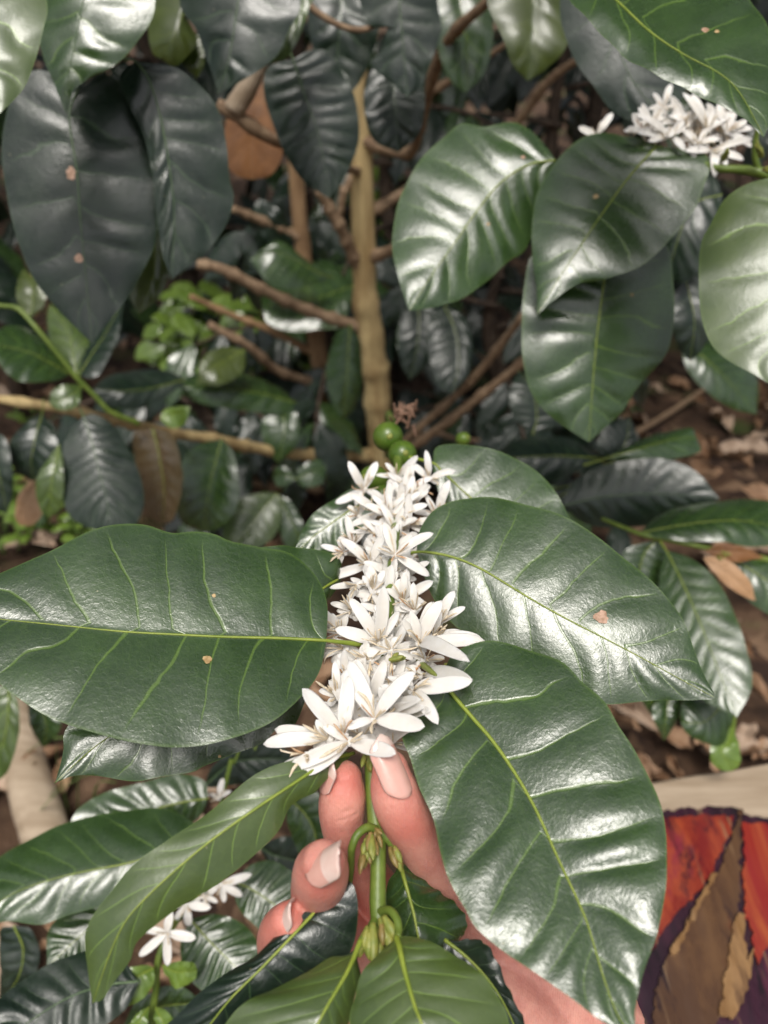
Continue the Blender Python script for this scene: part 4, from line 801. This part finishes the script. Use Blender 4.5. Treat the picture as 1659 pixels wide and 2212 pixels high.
for i, (c, tips) in enumerate([((720, 1080), [(620, 1065), (600, 1182), (725, 1225), (847, 1105), (742, 985), (688, 1125)]), ((805, 960), [(912, 972), (818, 1052), (757, 1025), (740, 960)]),
                               ((955, 870), [(1088, 828), (1047, 922), (970, 950), (880, 930)]), ((880, 920), [(830, 960), (860, 870), (940, 950), (900, 980)]), ((945, 495), [(965, 412), (893, 482), (925, 505), (1000, 470)])]):
    cx, cy = r5(*c); dd = (.40, .425, .435, .43, .47)[i]
    flower(ll, (cx, cy, dd), [r5(*q) for q in tips], P(cx + 6, cy + 18, dd + .012), stam=4, seed=500 + i, wk=.17)
bud_pieces(ll, P(375, 2000, .415), nrm(P(365, 1975, .41) - P(375, 2000, .415)), 5, .008, seed=8, brown=.1)
for (x0, y0, x1, y1) in ((505, 1650, 530, 1590), (550, 1620, 565, 1575)):
    stem(ll, [(x0, y0, .5), (x1, y1, .5)], [.0012, .0010]); bud_pieces(ll, P(x1, y1, .5), nrm(P(x1 + 3, y1 - 20, .5) - P(x1, y1, .5)), 4, .009, seed=9 + x0, brown=0)
stem(ll, [(510, 1690, .56), (530, 1640, .56), (545, 1590, .57)], [.003, .003, .003], mat='twig')

# ------------------------------------------------------------------ the held branch
hb = broot('flowering branch held by the fingers, thick with white star blossoms between big glossy leaves', 'coffee branch', 815, 1985, .205)
stem(hb, [(838, 2260, .185), (832, 2120, .195), (822, 2030, .202), (817, 1985, .2045), (816, 1935, .207), (817, 1860, .211), (814, 1800, .2145), (808, 1740, .218), (802, 1640, .223), (822, 1480, .246), (838, 1340, .264), (850, 1190, .298), (862, 1060, .345), (858, 985, .385), (850, 930, .46), (838, 900, .75), (836, 985, YT / 1.35)],
     [.0026, .0027, .0028, .0034, .0030, .0029, .0034, .0028, .0026, .0026, .0026, .0026, .0028, .003, .0035, .0045, .006], n=12)
# petioles at the two nodes below the fingers
def petiole(pts, r0, r1): stem(hb, pts, np.linspace(r0, r1, len(pts)), n=10)['label'] = 'curved leaf stalk'
petiole([(812, 1792, .213), (792, 1788, .211), (770, 1806, .209), (759, 1838, .209), (758, 1875, .214), (750, 1915, .217), (715, 1940, .208)], .0017, .0012)
petiole([(818, 1795, .213), (840, 1815, .213), (858, 1845, .214), (866, 1870, .216)], .0019, .0012)
petiole([(813, 1985, .204), (802, 2005, .201), (790, 2022, .198), (781, 2032, .196)], .0019, .0014)
petiole([(822, 1968, .204), (843, 1968, .2), (858, 1988, .197), (861, 2010, .195), (858, 2025, .193)], .0016, .0013)
BK = dict(nu=96, nv=20, rib=.0009)
# big leaf on the left
leaf(hb, [(705, 1384, .243), (600, 1379, .233), (480, 1376, .226), (400, 1372, .222), (270, 1365, .220), (120, 1350, .220), (0, 1338, .221), (-140, 1322, .226)],
     [(706, 1300), (680, 1240), (625, 1194), (560, 1182), (500, 1172), (462, 1154), (420, 1147), (370, 1150), (310, 1131), (250, 1133), (180, 1155), (100, 1195), (0, 1236), (-80, 1280)],
     [(690, 1450), (655, 1500), (600, 1552), (540, 1582), (470, 1603), (400, 1612), (340, 1612), (260, 1598), (180, 1577), (100, 1545), (50, 1515), (0, 1478), (-70, 1410)],
     dl=.022, dr=-.004, N=8, quilt=.0007, wave=(.0007, 3), camber=(.16, .14), mat='leaf', pet=[(780, 1392, .25)], spots=((449, 1426, 9, 'spot'), (460, 1286, 4, 'spot')), label='big dark green leaf reaching past the left edge', **BK, pl=(.05, .20, .04, -.14, .02))
# leaf beneath it
leaf(hb, [(690, 1420, .262), (560, 1450, .252), (420, 1505, .243), (300, 1555, .238), (215, 1606, .236), (150, 1662, .236), (118, 1693, .238)],
     [(600, 1400), (480, 1410), (350, 1440), (220, 1500), (146, 1570), (136, 1624)], [(640, 1560), (598, 1576), (565, 1607), (500, 1631), (440, 1655), (415, 1668), (350, 1678), (290, 1688), (210, 1676), (165, 1675), (140, 1682)],
     dl=.012, dr=.002, N=8, quilt=.0008, wave=(.0012, 3), camber=(.12, .16), mat='leaf', spots=((472, 1636, 3, 'spot'),), **BK, pl=(.0, .03, .1, .12, .02))
# long narrow leaf, lower left
leaf(hb, [(765, 1628, .2235), (715, 1640, .214), (650, 1682, .207), (540, 1755, .2), (425, 1840, .195), (300, 1955, .190), (250, 2030, .188), (200, 2166, .187)],
     [(735, 1624), (690, 1640), (632, 1642), (550, 1674), (450, 1756), (360, 1816), (290, 1866), (240, 1926), (196, 1985), (182, 2036), (190, 2100)],
     [(740, 1650), (700, 1690), (680, 1712), (650, 1726), (625, 1747), (600, 1796), (550, 1846), (475, 1906), (380, 1966), (300, 2030), (280, 2076), (246, 2122), (222, 2158)],
     dl=.003, dr=.002, N=9, quilt=.0002, wave=(.0006, 2), camber=(.05, .05), mat='leaf_fresh', label='long narrow soft green leaf curling over the index finger', **BK)
# big leaf on the right, upper
leaf(hb, [(900, 1192, .297), (950, 1197, .292), (1010, 1215, .286), (1070, 1247, .281), (1140, 1290, .276), (1220, 1335, .271), (1300, 1376, .268), (1380, 1418, .266), (1460, 1462, .265), (1550, 1510, .268)],
     [(905, 1150), (928, 1112), (960, 1090), (1000, 1078), (1070, 1074), (1160, 1096), (1215, 1115), (1262, 1140), (1330, 1190), (1392, 1240), (1440, 1290), (1475, 1340), (1500, 1405), (1525, 1465)],
     [(915, 1240), (935, 1290), (970, 1340), (1040, 1395), (1120, 1445), (1200, 1485), (1260, 1512), (1310, 1522), (1390, 1515), (1440, 1512), (1490, 1513)],
     dl=.022, dr=.004, N=9, quilt=.0011, wave=(.0008, 3), camber=(.14, .12), mat='leaf', pet=[(868, 1202, .3)], spots=((1297, 1335, 14, 'spot_pink'),), label='large silvery leaf on the upper right', **BK, pl=(-.03, .03, .16, .12, .06))
# big leaf on the right, lower
leaf(hb, [(952, 1468, .2265), (970, 1492, .242), (1020, 1550, .230), (1080, 1622, .219), (1150, 1735, .207), (1210, 1865, .197), (1265, 1985, .192), (1300, 2100, .189), (1335, 2195, .189), (1368, 2240, .191)],
     [(905, 1520), (872, 1570), (870, 1600), (886, 1638), (905, 1700), (935, 1766), (950, 1836), (970, 1901), (1006, 1966), (1030, 2006), (1090, 2056), (1170, 2111), (1240, 2161), (1300, 2206)],
     [(980, 1412), (1042, 1386), (1090, 1388), (1140, 1402), (1212, 1428), (1258, 1474), (1305, 1516), (1337, 1572), (1375, 1626), (1420, 1716), (1438, 1786), (1440, 1860), (1437, 1926), (1420, 2016), (1390, 2101), (1373, 2176), (1372, 2214)],
     dl=.002, dr=.016, N=9, quilt=.0014, wave=(.0007, 3), camber=(.10, .16), mat='leaf', pet=[(905, 1430, .25)], label='large glossy ribbed leaf in front of the thumb and wrist', **{**BK, 'rib': .0011}, pl=(-.06, .15, -.14, .02, -.06))
# upper small pair
leaf(hb, [(935, 1000, .372), (975, 1037, .362), (1020, 1078, .354), (1090, 1130, .347), (1170, 1185, .345), (1250, 1240, .35)], [(942, 966), (982, 959), (1040, 966), (1110, 988), (1172, 1028), (1212, 1085), (1245, 1160)], [(940, 1040), (960, 1090), (1010, 1150), (1090, 1210), (1170, 1240)], dl=.018, dr=.003, N=7, quilt=.0013, camber=(.15, .12), mat='leaf', pet=[(875, 985, .38)], **{**BK, 'nu': 60, 'nv': 14}, pl=(.0, .02, .14, .1, .06))
leaf(hb, [(810, 1075, .36), (760, 1100, .352), (710, 1135, .346), (670, 1165, .344), (635, 1200, .346)], [(790, 1048), (755, 1058), (722, 1078), (675, 1112), (648, 1155)], [(800, 1130), (760, 1170), (710, 1200), (665, 1205)], dl=.012, dr=.003, N=7, quilt=.0011, camber=(.12, .12), mat='leaf', **{**BK, 'nu': 50, 'nv': 12}, pl=(.0, .0, .1, .1, .02))
leaf(hb, [(740, 1247, .298), (715, 1260, .292), (670, 1285, .286), (600, 1300, .282), (500, 1310, .282)], [(735, 1212), (705, 1193), (660, 1184), (600, 1179), (540, 1200)], [(700, 1310), (640, 1340), (560, 1340)], dl=.010, dr=.003, N=7, quilt=.0006, mat='leaf', pet=[(810, 1215, .3)], **{**BK, 'nu': 50, 'nv': 12})
# leaves below the hand
leaf(hb, [(715, 1937, .208), (680, 1972, .204), (622, 2032, .199), (560, 2096, .195), (500, 2155, .192), (440, 2230, .190), (360, 2330, .19)], [(690, 1947), (655, 1972), (605, 2012), (550, 2066), (492, 2100), (435, 2140), (385, 2190), (320, 2270)],
     [(755, 1905), (772, 1940), (772, 1990), (763, 2040), (740, 2085), (690, 2130), (600, 2200), (500, 2290), (420, 2330)], dl=.003, dr=.004, N=10, quilt=.0009, wave=(.0008, 2.5), camber=(.2, .1), mat='leaf_dark', label='very dark leaf crossing in front of the ring finger', **BK)
leaf(hb, [(781, 2032, .196), (765, 2068, .192), (748, 2104, .188), (712, 2165, .183), (686, 2212, .18), (630, 2320, .176)], [(752, 2064), (710, 2072), (646, 2108), (588, 2136), (537, 2163), (494, 2203), (450, 2280), (520, 2340)], [(770, 2060), (780, 2104), (765, 2155), (752, 2212), (720, 2290), (680, 2330)],
     dl=.003, dr=.003, N=8, quilt=.0003, camber=(.1, .1), mat='leaf_fresh', **{**BK, 'rib': .0012})
leaf(hb, [(858, 2025, .193), (866, 2060, .188), (876, 2104, .184), (897, 2176, .178), (914, 2220, .175), (950, 2330, .171)], [(838, 2042), (810, 2070), (780, 2108), (764, 2156), (754, 2212), (770, 2290), (850, 2345)], [(880, 2024), (923, 2031), (966, 2053), (1010, 2079), (1046, 2111), (1076, 2155), (1100, 2212), (1090, 2290), (1030, 2345)],
     dl=.003, dr=.004, N=8, quilt=.0003, camber=(.1, .12), mat='leaf_fresh', label='broad leaf nearest the bottom edge', **{**BK, 'rib': .0013})
serr = lambda pts, amp: [q for i in range(len(pts) - 1) for q in ((pts[i][0], pts[i][1]), ((pts[i][0] * 2 + pts[i + 1][0]) / 3 + amp, (pts[i][1] * 2 + pts[i + 1][1]) / 3 - amp), ((pts[i][0] + pts[i + 1][0] * 2) / 3, (pts[i][1] + pts[i + 1][1] * 2) / 3))] + [pts[-1]]
leaf(hb, [(862, 1858, .2165), (872, 1895, .2165), (882, 1930, .215), (894, 1975, .212), (905, 2030, .209), (925, 2110, .206), (945, 2150, .206)], [(855, 1880), (838, 1905), (832, 1950), (830, 2010), (845, 2080), (890, 2140)], serr([(868, 1856), (901, 1890), (937, 1918), (966, 1940), (999, 1969), (1009, 1995), (1003, 2020), (985, 2042), (985, 2100)], 3),
     dl=.003, dr=.006, N=7, quilt=.0008, camber=(.1, .1), mat='leaf', label='leaf with a nibbled brown edge', **{**BK, 'nu': 110, 'rib': .0011})
leaf(hb, [(960, 2030, .203), (1000, 2060, .201), (1050, 2110, .198), (1090, 2170, .195), (1130, 2260, .193)], serr([(990, 2032), (1030, 2028), (1052, 2040), (1070, 2074), (1092, 2125), (1120, 2180), (1140, 2230)], 3), [(960, 2070), (990, 2120), (1040, 2180), (1080, 2240)], N=7, quilt=.0005, mat='leaf_dark', **{**BK, 'nu': 80, 'nv': 12})
leaf(hb, [(880, 1580, .235), (876, 1545, .236), (890, 1525, .237)], [(870, 1560), (878, 1540)], [(890, 1568), (893, 1545)], N=3, quilt=.0002, mat='leaf_bright', nu=20, nv=5, rib=.0004, label='tiny lime leaf at the thumb tip')
leaf(hb, [(800, 1650, .2235), (803, 1668, .2225), (806, 1686, .222), (800, 1714, .222)], [(796, 1665), (797, 1690)], [(812, 1655), (816, 1672), (812, 1695)], N=3, quilt=.0002, mat='leaf_bright', nu=20, nv=5, rib=.0004, label='tiny lime leaf between the fingertips')
# node buds and stipules
dn = nrm(P(815, 1870, .207) - P(812, 1800, .212))
bud_pieces(hb, P(797, 1806, .2085), dn, 11, .0078, seed=21, spread=.8, brown=.35)
bud_pieces(hb, P(788, 1835, .2075), dn, 5, .0065, seed=22, spread=.6, brown=.7)
bud_pieces(hb, P(846, 1830, .2075), dn + .25 * CR, 9, .0070, seed=23, spread=.6, brown=.7)
bud_pieces(hb, P(812, 1795, .210), dn, 3, .005, seed=24, spread=1.2, brown=.9)
bud_pieces(hb, P(795, 2000, .1985), nrm(dn - .35 * CR), 4, .0085, name='stipule', seed=25, spread=.35, brown=0)
bud_pieces(hb, P(826, 1985, .1985), nrm(dn + .25 * CR), 5, .0095, name='stipule', seed=26, spread=.45, brown=0)
bud_pieces(hb, P(808, 2010, .198), dn, 3, .011, name='stipule', seed=27, spread=.25, brown=0)
bud_pieces(hb, P(820, 1994, .1965), nrm(dn), 1, .007, seed=28, spread=.1, brown=1)
bud_pieces(hb, P(796, 1632, .220), dn, 5, .006, name='stipule', seed=29, spread=1., brown=.2)
bud_pieces(hb, P(845, 1428, .238), nrm(CR + .4 * CU), 5, .006, seed=30, spread=1.2, brown=0)
# green fruits and dried calyces further out
def fruit(x, y, d, r, ax):
    c = P(x, y, d); a = nrm(np.array(ax, float)); R = r / FPX * d * SC
    ss = np.linspace(-1, 1, 17); pts = [c + a * R * 1.12 * s for s in ss]; rr = [max(R * .04, R * (1 - abs(s) ** 2.2) ** .5) for s in ss]
    v, f = tube(pts, rr, 20, samples=30); o = mesh('fruit', v, f, M['fruit'], hb)
    v, f = tube([c + a * R * 1.08, c + a * R * 1.16], [R * .22, R * .12], 10, samples=4); mesh('fruit_tip', v, f, M['stipule'], o)
fruit(838, 944, .395, 33, (.1, -.8, .5)); fruit(869, 982, .385, 31, (.2, -.8, .6)); fruit(808, 1035, .375, 30, (-.5, -.4, .4)); fruit(1000, 948, .5, 15, (.5, -.5, .5)); fruit(826, 1068, .372, 22, (-.2, -.8, .3))
for k in range(26):
    p = P(872 + rng.randn() * 16, 902 + rng.randn() * 14, .47 + .02 * rng.randn()); d = nrm(rng.randn(3) + np.array([0, -.2, .8]))
    v, f = tube([p, p + d * .006, p + d * .012], [.0007, .0011, .0004], 6, samples=6); mesh('dry_calyx', v, f, M['dry_calyx'], hb)

q2 = lambda x, y: (603.5 + .2645 * x, 954.6 + .2645 * y)
q3 = lambda x, y: (603.5 + .2811 * x, 1206.9 + .2811 * y)
q4 = lambda x, y: (548.6 + .2976 * x, 1426.4 + .2976 * y)
FL = [ # frame, depth, centre, petal tips
 (q2, .352, (690, 390), [(562, 155), (800, 160), (455, 500), (850, 450), (620, 520)]),
 (q2, .352, (965, 290), [(865, 170), (785, 270), (1130, 110), (1060, 340), (880, 340)]),
 (q2, .350, (1220, 300), [(1195, 65), (1045, 165), (1440, 235), (1310, 340), (1130, 340)]),
 (q2, .342, (1160, 420), [(1080, 380), (1230, 350), (1110, 500), (1240, 480)], 'brown'),
 (q2, .345, (990, 390), [(950, 470), (1050, 400), (930, 420), (1010, 450)], 'brown'),
 (q2, .330, (1285, 600), [(1195, 440), (1390, 310), (1090, 570), (1430, 500), (1340, 400)]),
 (q2, .326, (810, 570), [(575, 420), (580, 685), (1075, 655), (940, 340), (830, 440), (700, 700)]),
 (q2, .320, (1055, 680), [(1060, 420), (1300, 635), (765, 720), (1005, 840), (1190, 740)]),
 (q2, .330, (640, 600), [(560, 520), (540, 640), (700, 500)]),
 (q2, .318, (600, 840), [(548, 600), (715, 680), (480, 780), (640, 860)]),
 (q2, .318, (775, 730), [(780, 860), (690, 870), (590, 740), (830, 800)]),
 (q2, .300, (530, 900), [(335, 845), (415, 1090), (480, 790), (640, 860), (440, 950)]),
 (q2, .296, (740, 1000), [(370, 1115), (495, 790), (855, 750), (970, 1115), (630, 950)]),
 (q2, .286, (945, 925), [(855, 655), (1260, 745), (1228, 1095), (935, 1105), (795, 870)]),
 (q3, .276, (600, 200), [(440, 210), (385, 225), (560, 290), (700, 170), (520, 330)]),
 (q3, .275, (720, 250), [(700, 150), (810, 85), (640, 130), (640, 330), (790, 230)]),
 (q3, .272, (950, 330), [(960, 100), (1000, 170), (820, 230), (1095, 310), (850, 400)]),
 (q3, .268, (1040, 400), [(1030, 180), (1095, 350), (920, 350), (860, 390)]),
 (q3, .262, (1230, 500), [(1345, 245), (1270, 310), (1430, 370), (1180, 330), (1290, 430)]),
 (q3, .266, (560, 400), [(390, 340), (430, 480), (490, 320), (440, 400), (600, 480)]),
 (q3, .260, (470, 570), [(160, 460), (260, 355), (400, 420), (340, 650), (520, 430)]),
 (q3, .252, (765, 640), [(800, 205), (540, 300), (425, 540), (920, 400), (640, 470)]),
 (q3, .250, (1080, 650), [(1005, 400), (1245, 320), (1580, 630), (1460, 790), (950, 470), (1170, 330)]),
 (q3, .256, (1180, 600), [(1560, 620), (1400, 560), (1240, 400), (1340, 560)]),
 (q3, .250, (500, 690), [(165, 755), (270, 690), (400, 800), (620, 830), (440, 640)]),
 (q3, .244, (860, 700), [(800, 620), (600, 750), (830, 830), (1030, 770), (910, 600)]),
 (q3, .243, (700, 780), [(610, 720), (640, 900), (780, 900), (780, 720), (540, 830)]),
 (q3, .246, (1120, 780), [(1235, 880), (1270, 760), (1050, 830), (1060, 700), (1000, 720)]),
 (q3, .244, (1100, 900), [(1485, 930), (1190, 920), (830, 880), (1000, 820), (930, 960)]),
 (q3, .240, (500, 900), [(500, 700), (400, 980), (640, 780), (560, 1000)]),
 (q3, .240, (880, 960), [(830, 820), (1000, 870), (720, 1010), (960, 1040)]),
 (q4, .221, (1150, 220), [(1585, 150), (1335, 465), (1150, 415), (965, 120), (1310, 130)]),
 (q4, .225, (1060, 260), [(1190, 360), (1000, 390), (1130, 410), (1080, 130), (920, 180)]),
 (q4, .230, (600, 260), [(590, 0), (560, 230), (690, 60), (470, 220), (540, 330)]),
 (q4, .2170, (875, 425), [(690, 5, .003), (1165, 80, -.003), (1240, 480, -.011), (675, 495, -.004), (720, 230), (960, 300)]),
 (q4, .2165, (650, 545), [(350, 205, -.003), (685, 110, .002), (700, 330), (480, 350), (560, 620)]),
 (q4, .214, (690, 590), [(1030, 680, -.0125), (360, 830, -.006), (240, 790, -.005), (500, 480), (830, 560)]),
 (q4, .2155, (540, 570), [(150, 500, .002), (65, 610, -.002), (450, 430), (430, 640)]),
 (q4, .213, (420, 680), [(58, 905, -.006), (230, 790, -.005), (360, 700)]),
]
for i, e in enumerate(FL):
    fr, d, c, tips = e[:4]; cx, cy = fr(*c)
    u = min(1, max(0, (1640 - cy) / 580)); bx = 802 + 60 * u; by = cy + 14
    bk = P(.5 * cx + .5 * bx, .5 * cy + .5 * by + 8, d + .010)
    flower(hb, (cx, cy, d), [tuple(fr(q[0], q[1])) + tuple(q[2:]) for q in tips], bk, stam=7 if len(e) < 5 else 9, brown=len(e) > 4, seed=700 + i, wk=.132, wmax=.0028 if fr is q2 else .0030)
bud_pieces(hb, P(965, 1438, .246), nrm(P(990, 1440, .244) - P(955, 1432, .246)), 1, .012, seed=31, spread=.1, brown=0)

rf = np.random.RandomState(77)
for i in range(60):
    u = ((i + .5) / 60) ** 1.25; wd = 50 * (1 - u) + 34 * u
    cx = 806 + 58 * u + wd * (2 * rf.rand() - 1) + (34 * (.25 - abs(u - .33)) / .25 if abs(u - .33) < .25 else 0) * .4
    cy = 1596 - 556 * u + rf.randn() * 10; d = .226 + .112 * u ** 1.2 + rf.rand() * .008
    n = 6 if rf.rand() < .75 else 5; a0 = rf.rand() * 6.28; Lp = (96 - 44 * u)
    tips = [(cx + Lp * (.55 + .5 * rf.rand()) * math.cos(a0 + 6.28 * k / n), cy + Lp * (.55 + .5 * rf.rand()) * math.sin(a0 + 6.28 * k / n) * .8 - .35 * Lp) for k in range(n)]
    flower(hb, (cx, cy, d), tips, P(.4 * cx + .6 * (802 + 60 * u), cy + 10, d + .006), stam=4, seed=900 + i, wk=.128, wmax=.0028)

# ------------------------------------------------------------------ the hand
def hand_mat():
    m, n, l, p = newmat('skin'); t = NT(n, l); oc = t.obj()
    c = t.mix(t.ramp(t.noise(oc, 60, 5, .65), .32, .70), (.57, .225, .180), (.73, .36, .285))
    c = t.mix(t.math('MULTIPLY', t.attr('red'), .65), c, (.62, .17, .13))
    c = t.mix(t.ramp(t.noise(oc, 900, 2), .60, .78, 0., .12), c, (.85, .55, .45))
    l.new(c, p.inputs['Base Color']); p.inputs['Roughness'].default_value = .46; p.inputs['Specular IOR Level'].default_value = .4
    p.inputs['Subsurface Weight'].default_value = .35; p.inputs['Subsurface Radius'].default_value = (1., .35, .2); p.inputs['Subsurface Scale'].default_value = .004
    w = n.new('ShaderNodeTexWave'); w.inputs['Scale'].default_value = 420; w.inputs['Distortion'].default_value = 5; w.inputs['Detail'].default_value = 2; w.inputs['Detail Scale'].default_value = .6; l.new(oc, w.inputs['Vector'])
    vo = n.new('ShaderNodeTexVoronoi'); vo.inputs['Scale'].default_value = 700; l.new(oc, vo.inputs['Vector'])
    h = t.math('ADD', t.math('MULTIPLY', w.outputs['Fac'], .30), t.math('MULTIPLY', vo.outputs['Distance'], .7)); h = t.math('ADD', h, t.math('MULTIPLY', t.noise(oc, 130, 3), .8))
    l.new(t.bump(h, .42, .0005), p.inputs['Normal']); return m
SKIN = hand_mat()
NAIL = simple('pink_nail', (.68, .35, .29), (.74, .42, .35), 130, .16, .05, sss=.2, spec=.7)
NAILTIP = simple('pale_nail_tip', (.74, .52, .45), (.80, .62, .55), 130, .16, .05, sss=.2, spec=.7)
hand = thing('hand', 'pale pink right hand with long polished nails pinching the branch between thumb and fingers', 'hand', P(950, 2050, .215))
def finger(pts, flat=1.):
    q = [P(x, y, d) for x, y, d, r in pts]; rr = [r / FPX * d * SC for x, y, d, r in pts]
    a, b = q[0], q[1]; back = nrm(a - b)
    cap = [(a + back * rr[0] * s, rr[0] * math.sqrt(max(.01, 1 - s * s))) for s in (.97, .85, .6, .3)]
    return tube([c[0] for c in cap] + q, [c[1] for c in cap] + rr, 20, samples=(len(q) + 4) * 8, flat=flat)
HP = [
 # thumb
 finger([(843, 1660, .2125, 40), (848, 1692, .212, 50), (858, 1728, .2115, 55), (876, 1768, .2145, 56), (906, 1820, .222, 57), (948, 1868, .230, 61), (1000, 1925, .237, 70), (1070, 2010, .244, 90), (1150, 2110, .250, 122), (1240, 2250, .256, 165)]),
 # index
 finger([(742, 1684, .2185, 42), (741, 1712, .2185, 50), (738, 1748, .2195, 51), (741, 1790, .222, 46), (757, 1835, .228, 48), (795, 1900, .238, 52), (850, 1980, .244, 58), (930, 2080, .243, 70)]),
 # middle
 finger([(699, 1864, .1955, 50), (694, 1880, .200, 61), (690, 1905, .208, 61), (688, 1935, .217, 58), (710, 1985, .226, 54), (770, 2050, .236, 58), (880, 2120, .24, 72)]),
 # ring
 finger([(622, 1990, .2045, 42), (612, 2008, .2085, 50), (606, 2035, .214, 52), (622, 2075, .222, 52), (700, 2130, .232, 56), (840, 2180, .238, 70)]),
 # little finger, tucked below
 finger([(640, 2120, .222, 34), (650, 2140, .227, 42), (690, 2180, .232, 46), (790, 2230, .236, 56), (900, 2260, .236, 66)]),
 # palm and wrist
 finger([(800, 1950, .250, 44), (860, 2010, .250, 80), (930, 2090, .246, 105), (1040, 2170, .238, 130), (1150, 2250, .248, 150), (1260, 2360, .246, 170), (1420, 2560, .24, 172), (1680, 2950, .245, 178), (2000, 3450, .25, 205)]),
 finger([(880, 2090, .246, 80), (960, 2190, .242, 110), (1080, 2290, .25, 140), (1230, 2400, .248, 150)]),
]
v, f = join(HP)
ho = mesh('hand_body', v, f, SKIN, hand)
rm = ho.modifiers.new('r', 'REMESH'); rm.mode = 'VOXEL'; rm.voxel_size = .00085; rm.use_smooth_shade = True
sm = ho.modifiers.new('s', 'SMOOTH'); sm.factor = .5; sm.iterations = 14
bpy.context.view_layer.update()
ev = ho.evaluated_get(bpy.context.evaluated_depsgraph_get()); nm = bpy.data.meshes.new_from_object(ev); ho.modifiers.clear(); ho.data = nm; nm.materials.clear(); nm.materials.append(SKIN)
nm.polygons.foreach_set('use_smooth', [True] * len(nm.polygons))
# creases at the joints and reddened fingertips
co = np.empty(len(nm.vertices) * 3); nm.vertices.foreach_get('co', co); co = co.reshape(-1, 3); no = np.empty_like(co).ravel(); nm.vertices.foreach_get('normal', no); no = no.reshape(-1, 3)
org = ORI[hand.name]; red = np.zeros(len(co))
def crease(a, b, depth, width):
    global co
    A, B = P(*a) - org, P(*b) - org; ab = B - A
    s = np.clip(((co - A) @ ab) / ab.dot(ab), 0, 1); dist = np.linalg.norm(co - (A + s[:, None] * ab), axis=1)
    co = co - no * (depth * np.exp(-(dist / width) ** 2))[:, None]
crease((715, 1768, .211), (790, 1742, .213), .0007, .0009)
crease((712, 1782, .212), (775, 1758, .214), .0004, .0006)
crease((735, 1800, .214), (790, 1765, .217), .0003, .0006)
crease((925, 1700, .204), (820, 1760, .204), .00025, .0007)
crease((960, 1840, .204), (880, 1850, .206), .0003, .0008)
crease((640, 1935, .206), (735, 1940, .208), .0006, .0009)
for (x, y, d, r) in ((838, 1650, .205, .010), (742, 1690, .212, .009), (697, 1900, .195, .009), (612, 1990, .204, .010), (900, 1800, .205, .012), (790, 1920, .24, .02), (1000, 1930, .205, .012)):
    red = np.maximum(red, np.exp(-(np.linalg.norm(co - (P(x, y, d) - org), axis=1) / r) ** 2))
nm.vertices.foreach_set('co', co.ravel()); at = nm.attributes.new('red', 'FLOAT', 'POINT'); at.data.foreach_set('value', red.astype(np.float32)); nm.update()
def nail(base, tip, normal, width, arc=1.15, lift=.0, label=None, tipshare=.3):
    """curved nail plate from base to tip (world points)"""
    a = tip - base; Ln = np.linalg.norm(a); a = a / Ln; nn = nrm(normal - a * normal.dot(a)); b = np.cross(a, nn); R = width / 2 / math.sin(arc)
    V, nu, nv = [], 15, 13
    for side in (0, 1):
        for i in range(nu):
            s = i / (nu - 1); wf = (1 - .55 * ((.28 - s) / .28) ** 2) if s < .28 else (1 if s < .68 else max(.22, (1 - .95 * ((s - .68) / .32) ** 2) ** .5))
            for j in range(nv):
                q = (j / (nv - 1) * 2 - 1); th = q * arc * wf
                inset = .05 * Ln * (q * q) * (1 if s < .5 else -1) * (abs(s - .5) * 2) ** 3
                c = base + a * (Ln * s + inset) + nn * (-.10 * Ln * (s - .45) ** 2)
                V.append(c + nn * (R * math.cos(th) - R - side * .0006) + b * R * math.sin(th))
    K = nu * nv; F, mi = [], []
    for i in range(nu - 1):
        for j in range(nv - 1):
            p = (i * nv + j, i * nv + j + 1, (i + 1) * nv + j + 1, (i + 1) * nv + j); F += [p, tuple(k + K for k in p[::-1])]; mi += [1 if i >= (nu - 1) * (1 - tipshare) else 0] * 2
    lp = [i * nv for i in range(nu)] + [(nu - 1) * nv + j for j in range(1, nv)] + [i * nv + nv - 1 for i in range(nu - 2, -1, -1)] + [j for j in range(nv - 2, 0, -1)]
    for p, q in zip(lp, lp[1:] + lp[:1]): F.append((p, q, q + K, p + K)); mi.append(1)
    o = mesh('nail', V, F, [NAIL, NAILTIP], hand, mi=mi)
    if label: o['label'] = label
    return o
vw = nrm(CO - P(850, 1700, .2))
nail(P(884, 1722, .2040), P(824, 1584, .2085), nrm(vw + .75 * CR + .25 * CU), .0122, arc=1.05, label='long pink thumb nail', tipshare=.22)
nail(P(688, 1706, .216), P(716, 1638, .2125), nrm(.25 * vw - .9 * CR + .45 * CU), .0095, arc=1.05, label='nail seen edge on behind the index fingertip', tipshare=.4)
nail(P(656, 1880, .1925), P(729, 1836, .1855), nrm(vw * .8 - .35 * CR + .6 * CU), .0125, arc=1.15, label='whitish nail facing out on the middle finger', tipshare=.55)
nail(P(590, 2010, .2065), P(622, 1952, .1985), nrm(vw * .4 - .9 * CR + .5 * CU), .0098, arc=1.1, label='pale pink nail of the ring finger', tipshare=.5)
